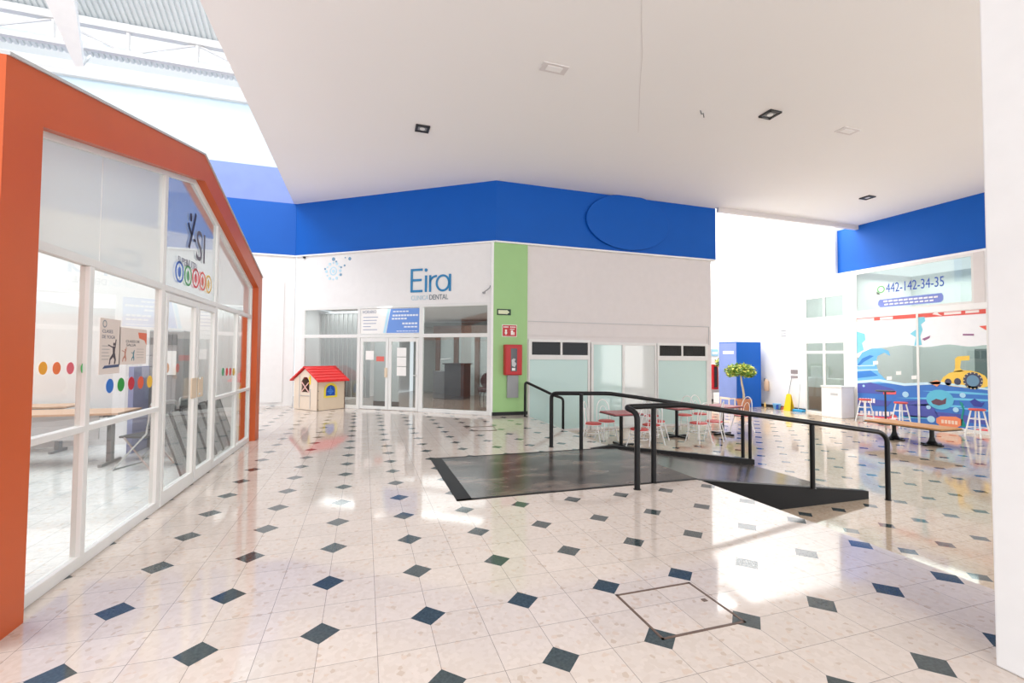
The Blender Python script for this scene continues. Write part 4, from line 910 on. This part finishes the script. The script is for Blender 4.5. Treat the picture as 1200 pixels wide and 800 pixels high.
for k in range(11):
    xa = 1035+5.9*k
    prism(b, [R2(xa, 352.2-.62*k*.85), R2(xa+4.7, 351.6-.62*k*.85), R2(xa+4.7, 353.6-.62*k*.85), R2(xa, 354.2-.62*k*.85)], (UR+.012, 0, 0), Xr, ZU, .002)
    if k < 10: prism(b, [R2(xa+1, 356-.62*k*.85), R2(xa+5.5, 355.4-.62*k*.85), R2(xa+5.5, 357.2-.62*k*.85), R2(xa+1, 357.8-.62*k*.85)], (UR+.012, 0, 0), Xr, ZU, .002)
part('web_lettering', b, paper, ph)
mu = thing('window_mural', 'sea mural with a yellow submarine printed on the right shop window', 'mural', (UR, 6.9, LOW))
b = bm_(); poly(b, [(1003, 374), (1158, 362), (1158, 404)] + [(1150-7.5*k, 404.5+1.4*math.sin(k*.9)+.08*k) for k in range(16)] + [(1021, 408), (1015, 414), (1003, 420)], 0); part('sky', b, flat(244, 246, 250), mu)
b = bm_(); poly(b, [(1003, 373), (1158, 361), (1158, 367), (1003, 377)], 1); part('red_banner', b, flat(228, 92, 82), mu)
b = bm_()
for x0, x1 in ((1004, 1024), (1031, 1046), (1106, 1126), (1131, 1147)):
    f = lambda x: 373-(x-1003)*12/155
    poly(b, [(x0, f(x0)+1), (x1, f(x1)+1), (x1, f(x1)+4), (x0, f(x0)+4)], 2)
poly(b, [(1092, 368), (1097, 365), (1101, 368.5), (1104, 370)], 2)
part('banner_lettering', b, flat(248, 236, 234), mu)
b = bm_(); poly(b, [(1003, 512-19)] + [(1003, 446)] + [(1003+9.2*k, 446.5-2.2*math.sin(k*.75)+.45*k) for k in range(1, 17)] + [(1158, 453), (1160, 507), (1100, 500)], 1); part('sea', b, flat(64, 122, 204), mu)
b = bm_(); poly(b, [(1003, 424), (1010, 413), (1020, 408.5), (1033, 408), (1041, 411), (1043, 417), (1036, 413), (1028, 417), (1026, 425), (1029, 436), (1038, 445), (1046, 449), (1003, 449)], 2); part('wave', b, flat(110, 186, 236), mu)
b = bm_(); poly(b, [(1003, 430), (1010, 420), (1019, 416), (1024, 417), (1012, 424), (1004, 431)], 3); poly(b, [(1003, 436), (1020, 434), (1029, 440), (1004, 443)], 3); part('wave_shade', b, flat(56, 130, 212), mu)
b = bm_()
for k, (y, d) in enumerate(((428, 22), (433, 26))): poly(b, [(1003, y), (1003+d, y-.5), (1003+d, y+.6), (1003, y+1.2)], 4)
poly(b, [(1003, 446), (1030, 444), (1060, 449), (1100, 447), (1158, 455), (1158, 457), (1100, 450), (1060, 452), (1030, 447), (1003, 449)], 4)
part('foam', b, flat(206, 236, 250), mu)
b = bm_()
for y, x0, x1, dy in ((458, 1080, 1159, 6), (466, 1050, 1159, 4), (474, 1062, 1130, 3), (452, 1110, 1159, 3), (478, 1120, 1159, 5), (488, 1045, 1090, 2), (455, 1010, 1040, 2)):
    poly(b, [(x0, y), ((x0+x1)/2, y-2+dy/3), (x1, y+dy/2), (x1, y+dy/2+2), ((x0+x1)/2, y+1+dy/3)], 2)
part('current_stripes', b, flat(110, 196, 234), mu)
b = bm_(); poly(b, [(1004, 450), (1020, 448), (1048, 456), (1050, 462), (1004, 460)], 3); poly(b, [(1004, 466), (1045, 470), (1040, 476), (1004, 474)], 3); poly(b, [(1055, 470), (1090, 468), (1100, 490), (1060, 488)], 2); poly(b, [(1095, 482), (1130, 486), (1158, 492), (1158, 498), (1100, 490)], 2); part('deep_water', b, flat(82, 92, 178), mu)
b = bm_(); poly(b, [(1073, 372), (1083, 371), (1084, 376), (1079, 380), (1081, 386), (1078, 394), (1080, 404), (1071, 405), (1073, 395), (1066, 391), (1073, 386)], 2); part('blue_splash', b, flat(130, 208, 228), mu)
b = bm_(); poly(b, [(1003, 388), (1013, 391), (1014, 398), (1010, 402), (1012, 410), (1004, 414)], 2); part('blue_splash', b, flat(130, 208, 228), mu)
b = bm_(); poly(b, [(1147, 382), (1158, 381), (1158, 388), (1154, 386)], 2); part('red_bird', b, flat(234, 100, 84), mu)
b = bm_(); poly(b, [(1080, 397), (1090, 393), (1089, 396), (1083, 399)], 2); part('small_bird', b, flat(150, 100, 140), mu)
b = bm_(); poly(b, [(1128, 391), (1141, 391), (1141, 393), (1128, 393)], 2); part('small_bird', b, flat(150, 100, 140), mu)
# submarine
sb = bm_(); poly(sb, [(1101, 449), (1105, 442), (1112, 437), (1120, 434.5), (1128, 433.5), (1137, 434), (1147, 436.5), (1154, 440), (1158, 446), (1157, 453), (1150, 454.5), (1130, 454), (1112, 452)], 3)
poly(sb, [(1117, 436), (1119, 431), (1119, 420), (1122, 417.5), (1136, 416.5), (1136, 422), (1126, 422.5), (1125, 431), (1129, 435)], 3); part('submarine', sb, flat(246, 206, 90), mu)
b = bm_(); poly(b, [(1088, 448), (1098, 445), (1103, 448), (1098, 453)], 4); part('propeller', b, flat(240, 160, 120), mu)
b = bm_(); sub_o = None
for q in ((1122, 447, .08, .10), (1111, 447.5, .08, .10), (1140, 446, .22, .24)): b = bm_(); ell(b, *q, 4); sub_o = part('porthole', b, flat(70, 74, 100), mu)
b = bm_(); c = R2(1140, 446)
for k in range(14): a = k*2*math.pi/14; prism(b, disc(c[0]+.20*math.cos(a), c[1]+.22*math.sin(a), .016, n=8), (UR+.018-.0035*5, 0, 0), Xr, ZU, .002)
part('rivets', b, flat(246, 226, 170), sub_o)
b = bm_(); ell(b, 1140, 446, .14, .16, 5); part('porthole_glass', b, flat(110, 150, 180), sub_o)
# bubble with plain fish, fish, weed, labels
b = bm_(); ell(b, 1101, 468, .34, .29, 3); part('bubble', b, flat(96, 190, 220), mu)
b = bm_(); poly(b, [(1091, 470), (1097, 467), (1104, 469), (1109, 466), (1108, 473), (1100, 475), (1093, 473)], 4); part('fish', b, flat(110, 74, 90), mu)
b = bm_(); poly(b, [(1136, 470), (1142, 467), (1150, 472), (1154, 471), (1150, 477), (1141, 476)], 3); part('fish', b, flat(58, 70, 160), mu)
b = bm_(); poly(b, [(1124, 470), (1128, 472), (1130, 480), (1128, 490), (1132, 500), (1126, 500), (1126, 488), (1128, 480)], 3); part('seaweed', b, flat(30, 150, 140), mu)
b = bm_(); poly(b, [(1097, 490), (1102, 487.5), (1120, 488), (1128, 492), (1127, 498), (1121, 501), (1102, 499), (1097, 495)], 3); part('orange_label', b, flat(244, 146, 106), mu)
b = bm_()
for k in range(5): poly(b, [(1103+4*k, 491.5+.4*k), (1106+4*k, 491.7+.4*k), (1106+4*k, 496+.4*k), (1103+4*k, 495.6+.4*k)], 4)
part('label_lettering', b, flat(250, 220, 200), mu)
b = bm_()
for r, (y, n_, s, st_) in enumerate(((466, 6, 3.2, 1.0), (481, 9, 4.4, .7), (489, 10, 4.4, .9))):
    for k in range(n_): x = 1007+s*k+(r % 2); poly(b, [(x, y+.55*k*.3), (x+s*.7, y+.1+.5*k*.3), (x+s*.7, y+5.5+.5*k*.3), (x, y+5+.5*k*.3)], 4+(r == 2))
part('price_lettering', b, flat(250, 238, 240), mu)
b = bm_(); poly(b, [(1004, 483), (1020, 487), (1050, 489), (1052, 496), (1003, 491)], 3); ell(b, 1047, 490, .12, .13, 4); poly(b, [(1035, 458), (1050, 458), (1050, 462), (1035, 462)], 4); poly(b, [(1140, 503), (1158, 501), (1159, 508), (1142, 505)], 3); part('coral', b, flat(232, 96, 104), mu)
for x, y in ((1026, 425), (1053, 437), (1071, 442), (1042, 443)): b = bm_(); poly(b, [(x-3, y-2), (x+3, y-2.4), (x+3, y+2), (x-3, y+2.2)], 3); part('small_tag', b, flat(240, 238, 236), mu)
for x, y, r in ((1061, 462, .09), (1088, 477, .06), (1091, 491, .10), (1120, 480, .07), (1128, 463, .07), (1012, 452, .04)): b = bm_(); ell(b, x, y, r, r, 4); part('small_bubble', b, flat(176, 220, 246), mu)
b = bm_(); box(b, 19.9, 20.3, 5.0, 6.6, LOW, 1.9); solo('shop_shelf', b, flat(120, 130, 130), 'dark grey shelf standing inside the mural shop', 'shelf')
b = bm_(); box(b, UR-.02, UR+.02, 5.16, 5.40, 3.14, 4.55); solo('trim_10', b, warm_white, 'pale pier strip beside the upper shop window', 'trim', kind=ST)
# benches
t = thing('bench', 'long wood-topped bench on two black pedestals before the mural', 'bench', (14.37, 5.0, LOW))
b = bm_(); c = [onZ(1028, 493, LOW+.44), onZ(1086, 503, LOW+.44), onZ(1122, 499.5, LOW+.44), onZ(1076, 492.5, LOW+.44)]
box(b, 13.98, 14.72, 4.22, 5.92, LOW+.41, LOW+.45); part('seat', b, bench_w, t, bevel=.006)
b = bm_(); box(b, 13.96, 14.74, 4.20, 5.94, LOW+.395, LOW+.412); part('edge', b, dark, t)
for y in (4.62, 5.44):
    b = bm_(); lathe(b, [(.13, .02), (.07, .10), (.045, .2), (.045, .395)], (14.36, y, LOW), 14); box(b, 14.08, 14.64, y-.04, y+.04, LOW, LOW+.03); box(b, 14.32, 14.40, y-.22, y+.22, LOW, LOW+.03); part('pedestal', b, black, t)
# stools
proto = None
for px, lb in ((1055, 'white stool with red seat in front of the mural, left of the bench end'), (1144, 'white stool with red seat at the right end of the mural'), (1013, 'white stool with red seat at the left end of the mural')):
    u = 16.9; y = onU(px, 440, u)[1]
    if proto is None:
        t = thing('bar_stool', lb, 'stool', (0, 0, 0), group='white metal stools along the mural'); proto = t
        b = bm_(); lathe(b, [(.15, .70), (.17, .71), (.17, .74), (.15, .75)], (0, 0, 0), 20); part('seat', b, red_seat, t, smooth=True)
        for k in range(4): a = k*math.pi/2+.4; b = bm_(); tube(b, [(.12*math.cos(a), .12*math.sin(a), .70), (.25*math.cos(a), .25*math.sin(a), .001)], .018, 8); part('leg', b, white2, t, smooth=True)
        b = bm_(); 
        for z, r in ((.25, .205), (.48, .165)): tube(b, [(r*math.cos(k*math.pi/8), r*math.sin(k*math.pi/8), z) for k in range(16)], .010, 6, closed=True)
        part('foot_ring', b, white2, t, smooth=True)
        t.location = (u, y, LOW)
    else: dup(proto, (u, y, LOW), 0.3, lb)
u = 17.0; y = onU(1037, 440, u)[1]
t = thing('bar_table', 'tall dark round table between the stools before the mural', 'table', (u, y, LOW))
b = bm_(); lathe(b, [(.24, 1.02), (.25, 1.03), (.25, 1.05), (.24, 1.06)], (u, y, LOW), 20); part('tabletop', b, dgrey, t)
b = bm_(); tube(b, [(u, y, LOW+.03), (u, y, LOW+1.03)], .025, 10); part('column', b, dark, t)
b = bm_(); lathe(b, [(.2, 0), (.2, .02), (.05, .04)], (u, y, LOW), 16); part('base', b, dark, t)

# ================================================================== TABLES & CHAIRS on the sunken floor
def cafe_table(x, y, label, proto=[None]):
    if proto[0]: return dup(proto[0], (x, y, LOW), 0.02*x, label)
    t = thing('cafe_table', label, 'table', (0, 0, 0), group='red-topped cafe tables by the frosted windows'); proto[0] = t
    b = bm_(); box(b, -.36, .36, -.36, .36, .74, .775); part('tabletop', b, red_top, t, bevel=.01)
    b = bm_(); box(b, -.375, .375, -.375, .375, .73, .742); part('edge_band', b, dgrey, t)
    b = bm_(); tube(b, [(0, 0, .04), (0, 0, .73)], .04, 12); part('column', b, black, t, smooth=True)
    b = bm_(); box(b, -.32, .32, -.035, .035, .01, .05); box(b, -.035, .035, -.32, .32, .01, .05)
    for a in ((-.3, 0), (.3, 0), (0, -.3), (0, .3)): lathe(b, [(.03, 0), (.03, .02)], (a[0], a[1], 0), 10)
    part('cross_base', b, black, t)
    t.location = (x, y, LOW); return t
def cafe_chair(x, y, rz, label, proto=[None]):
    if proto[0]: return dup(proto[0], (x, y, LOW), rz, label)
    t = thing('cafe_chair', label, 'chair', (0, 0, 0), group='white wire-back cafe chairs with red seats'); proto[0] = t   # faces +y
    b = bm_(); lathe(b, [(.17, .44), (.2, .45), (.2, .475), (.17, .485)], (0, 0, 0), 20); part('seat', b, red_seat, t, smooth=True)
    for s in (-1, 1):
        b = bm_(); tube(b, [(s*.13, .13, .445), (s*.2, .22, .001)], .013, 8); part('front_leg', b, white2, t, smooth=True)
        b = bm_(); tube(b, [(s*.14, -.14, .445), (s*.2, -.24, .001)], .013, 8); part('rear_leg', b, white2, t, smooth=True)
    b = bm_(); tube(b, [(.185*math.cos(k*math.pi/8), .185*math.sin(k*math.pi/8), .25) for k in range(16)], .008, 6, closed=True); tube(b, [(.19*math.cos(k*math.pi/8), .19*math.sin(k*math.pi/8), .44) for k in range(16)], .012, 6, closed=True); part('seat_ring', b, white2, t, smooth=True)
    b = bm_(); tube(b, [(.19*math.cos(math.pi*k/12), -.15-.07*math.sin(math.pi*k/12), .45+.52*math.sin(math.pi*k/12)**.6) for k in range(13)], .012, 8); part('back_arch', b, white2, t, smooth=True)
    b = bm_(); tube(b, [(.11*math.cos(math.pi*k/12), -.15-.05*math.sin(math.pi*k/12), .45+.36*math.sin(math.pi*k/12)**.6) for k in range(13)], .008, 6); part('inner_arch', b, white2, t, smooth=True)
    t.location = (x, y, LOW); t.rotation_euler = (0, 0, rz); return t
cafe_table(7.08, 6.55, 'red-topped cafe table nearest the steps'); cafe_table(9.1, 7.2, 'red-topped cafe table in the middle of the row'); cafe_table(10.55, 7.2, 'red-topped cafe table at the right end, by the corridor')
D = math.radians
for x, y, r, lb in ((6.62, 7.05, -130, 'white wire chair left of the first cafe table'), (7.15, 7.35, -180, 'white wire chair behind the first cafe table'), (7.2, 6.0, 10, 'white wire chair in front of the first cafe table'),
                    (7.85, 6.5, 95, 'white wire chair right of the first cafe table'), (8.35, 7.0, -85, 'white wire chair left of the middle cafe table'), (8.85, 7.95, 185, 'white wire chair behind the middle cafe table'),
                    (9.15, 6.45, 5, 'white wire chair in front of the middle cafe table'), (9.75, 6.6, 40, 'white wire chair front right of the middle cafe table'), (9.85, 7.85, 120, 'white wire chair between the middle and right tables, at the back'),
                    (10.45, 7.95, 180, 'white wire chair behind the right cafe table'), (11.35, 7.35, 90, 'white wire chair right of the right cafe table, before the bright corridor')):
    cafe_chair(x, y, D(r), lb)

# ================================================================== PLAYHOUSE
A = np.array([.20, 10.90]); Bp = np.array([.88, 11.50]); dB = (Bp-A)/np.linalg.norm(Bp-A); dC = np.array([-dB[1], dB[0]]); Lb = .92; Lc = 1.06
ang = math.atan2(dB[1], dB[0]); FP = Frame((A[0], A[1], 0), ang)         # x along right wall, y along gable
t = thing('playhouse', "children's plastic playhouse with a red roof standing before the clinic", 'playhouse', (Lb/2, Lc/2, 0), FP)
EH = .84; RH = 1.17
def wallp(b, pts, hole, org, X, Y, th):
    """wall outline with one window opening, both given as outlines"""
    org, X, Y = Vector(org), Vector(X), Vector(Y); N = X.cross(Y)*th
    from mathutils.geometry import tessellate_polygon
    P2 = [Vector((p[0], p[1], 0)) for p in pts]; H2 = [Vector((p[0], p[1], 0)) for p in hole]; al = P2+H2
    vf = [b.verts.new(org+X*p.x+Y*p.y) for p in al]; vb = [b.verts.new(org+X*p.x+Y*p.y+N) for p in al]
    for tri in tessellate_polygon([P2, H2]): b.faces.new([vf[i] for i in tri]); b.faces.new([vb[i] for i in tri][::-1])
    for o, n_ in ((0, len(P2)), (len(P2), len(H2))):
        for i in range(n_): j = (i+1) % n_; b.faces.new((vf[o+i], vf[o+j], vb[o+j], vb[o+i]))
def arch(cx, z0, w, h, n=10): return [(cx-w/2, z0), (cx+w/2, z0)] + [(cx+w/2*math.cos(math.pi*k/n), z0+h-w/2*.9+w/2*.9*math.sin(math.pi*k/n)) for k in range(n+1)]
holeR = arch(Lb*.46, .40, .32, .30)
b = bm_(); wallp(b, [(0, .01), (Lb, .01), (Lb, EH), (0, EH)], holeR, (0, .03, 0), (1, 0, 0), (0, 0, 1), .03); part('side_wall', b, beige, t)
b = bm_(); wallp(b, arch(Lb*.46, .35, .44, .41), holeR, (0, 0, 0), (1, 0, 0), (0, 0, 1), .012); part('window_trim', b, flat(236, 214, 70), t)
b = bm_(); prism(b, arch(Lb*.46, .395, .31, .29), (0, .025, 0), (1, 0, 0), (0, 0, 1), .008); sh = part('shutter', b, bluep, t)
b = bm_(); ringm(b, Lb*.46, .52, .07, .02, (0, .015, 0), (1, 0, 0), (0, 0, 1), .01, 16); box(b, Lb*.46-.01, Lb*.46+.01, .005, .015, .42, .66); box(b, Lb*.34, Lb*.58, .005, .015, .51, .53); part('shutter_relief', b, flat(70, 140, 230), sh)
# gable wall (x=0 plane, y 0..Lc)
hole = [(.36, .50), (.72, .50), (.72, .80), (.62, .92), (.46, .92), (.36, .80)]
b = bm_(); wallp(b, [(0, .01), (Lc, .01), (Lc, EH), (Lc/2, RH), (0, EH)], hole, (0, 0, 0), (0, 1, 0), (0, 0, 1), .03); part('gable_wall', b, cream, t)
b = bm_(); box(b, -.02, -.004, .30, .31, .05, .6); box(b, -.02, -.004, .78, .79, .05, .95); box(b, -.02, -.004, .3, .79, .40, .41); part('door_outline', b, lgrey, t)
b = bm_(); prism(b, [(.36, .5), (.40, .5), (.72, .78), (.68, .78)], (-.01, 0, 0), (0, 1, 0), (0, 0, 1), .015); prism(b, [(.68, .5), (.72, .5), (.40, .78), (.36, .78)], (-.012, 0, 0), (0, 1, 0), (0, 0, 1), .015); part('half_door_cross', b, flat(240, 190, 180), t)
b = bm_(); prism(b, [(.34, .80), (.40, .92), (.34, .92)], (-.01, 0, 0), (0, 1, 0), (0, 0, 1), .012); prism(b, [(.30, .72), (.35, .72), (.35, .98), (.30, .94)], (-.012, 0, 0), (0, 1, 0), (0, 0, 1), .012); part('gable_trim', b, yellow, t)
b = bm_(); box(b, .02, Lb-.02, Lc-.03, Lc, .01, EH); part('side_wall', b, cream, t)
b = bm_(); prism(b, [(0, .01), (Lc, .01), (Lc, EH), (Lc/2, RH), (0, EH)], (Lb-.03, 0, 0), (0, 1, 0), (0, 0, 1), .03); part('gable_wall', b, flat(110, 60, 60), t)
for s in (0, 1):
    b = bm_()
    y0, z0 = (-.10, EH-.04) if s == 0 else (Lc+.10, EH-.04); y1, z1 = Lc/2, RH+.03
    prism(b, [(y0, z0), (y1, z1), (y1, z1+.03), (y0, z0+.03)], (-.07, 0, 0), (0, 1, 0), (0, 0, 1), Lb+.14)
    for k in range(6): f = k/5*.92+.04; yy, zz = y0+(y1-y0)*f, z0+(z1-z0)*f; box(b, -.07, Lb+.07, yy-.012, yy+.012, zz+.02, zz+.045)
    part('roof_panel', b, redp, t)
b = bm_()
for z in (.06, .3, .55, .8):
    for x in (.02, Lb-.02): lathe(b, [(.012, -.006), (.012, .006)], (x, -.006, z), 8)
part('bolts', b, dgrey, t)

# ================================================================== RIGHT COLUMN (near)
b = bm_(); box(b, 4.50, 5.2, -2.1, -1.30, 0, 6.2)
solo('column', b, white2, 'large plain white column at the right edge, nearest the camera', 'column', kind=ST, bevel=.008)
# street-side walls of the hall, out of view, that the light bounces from
b = bm_(); box(b, 17.75, 17.9, -8, 5.1, LOW, 6.2); b.free()
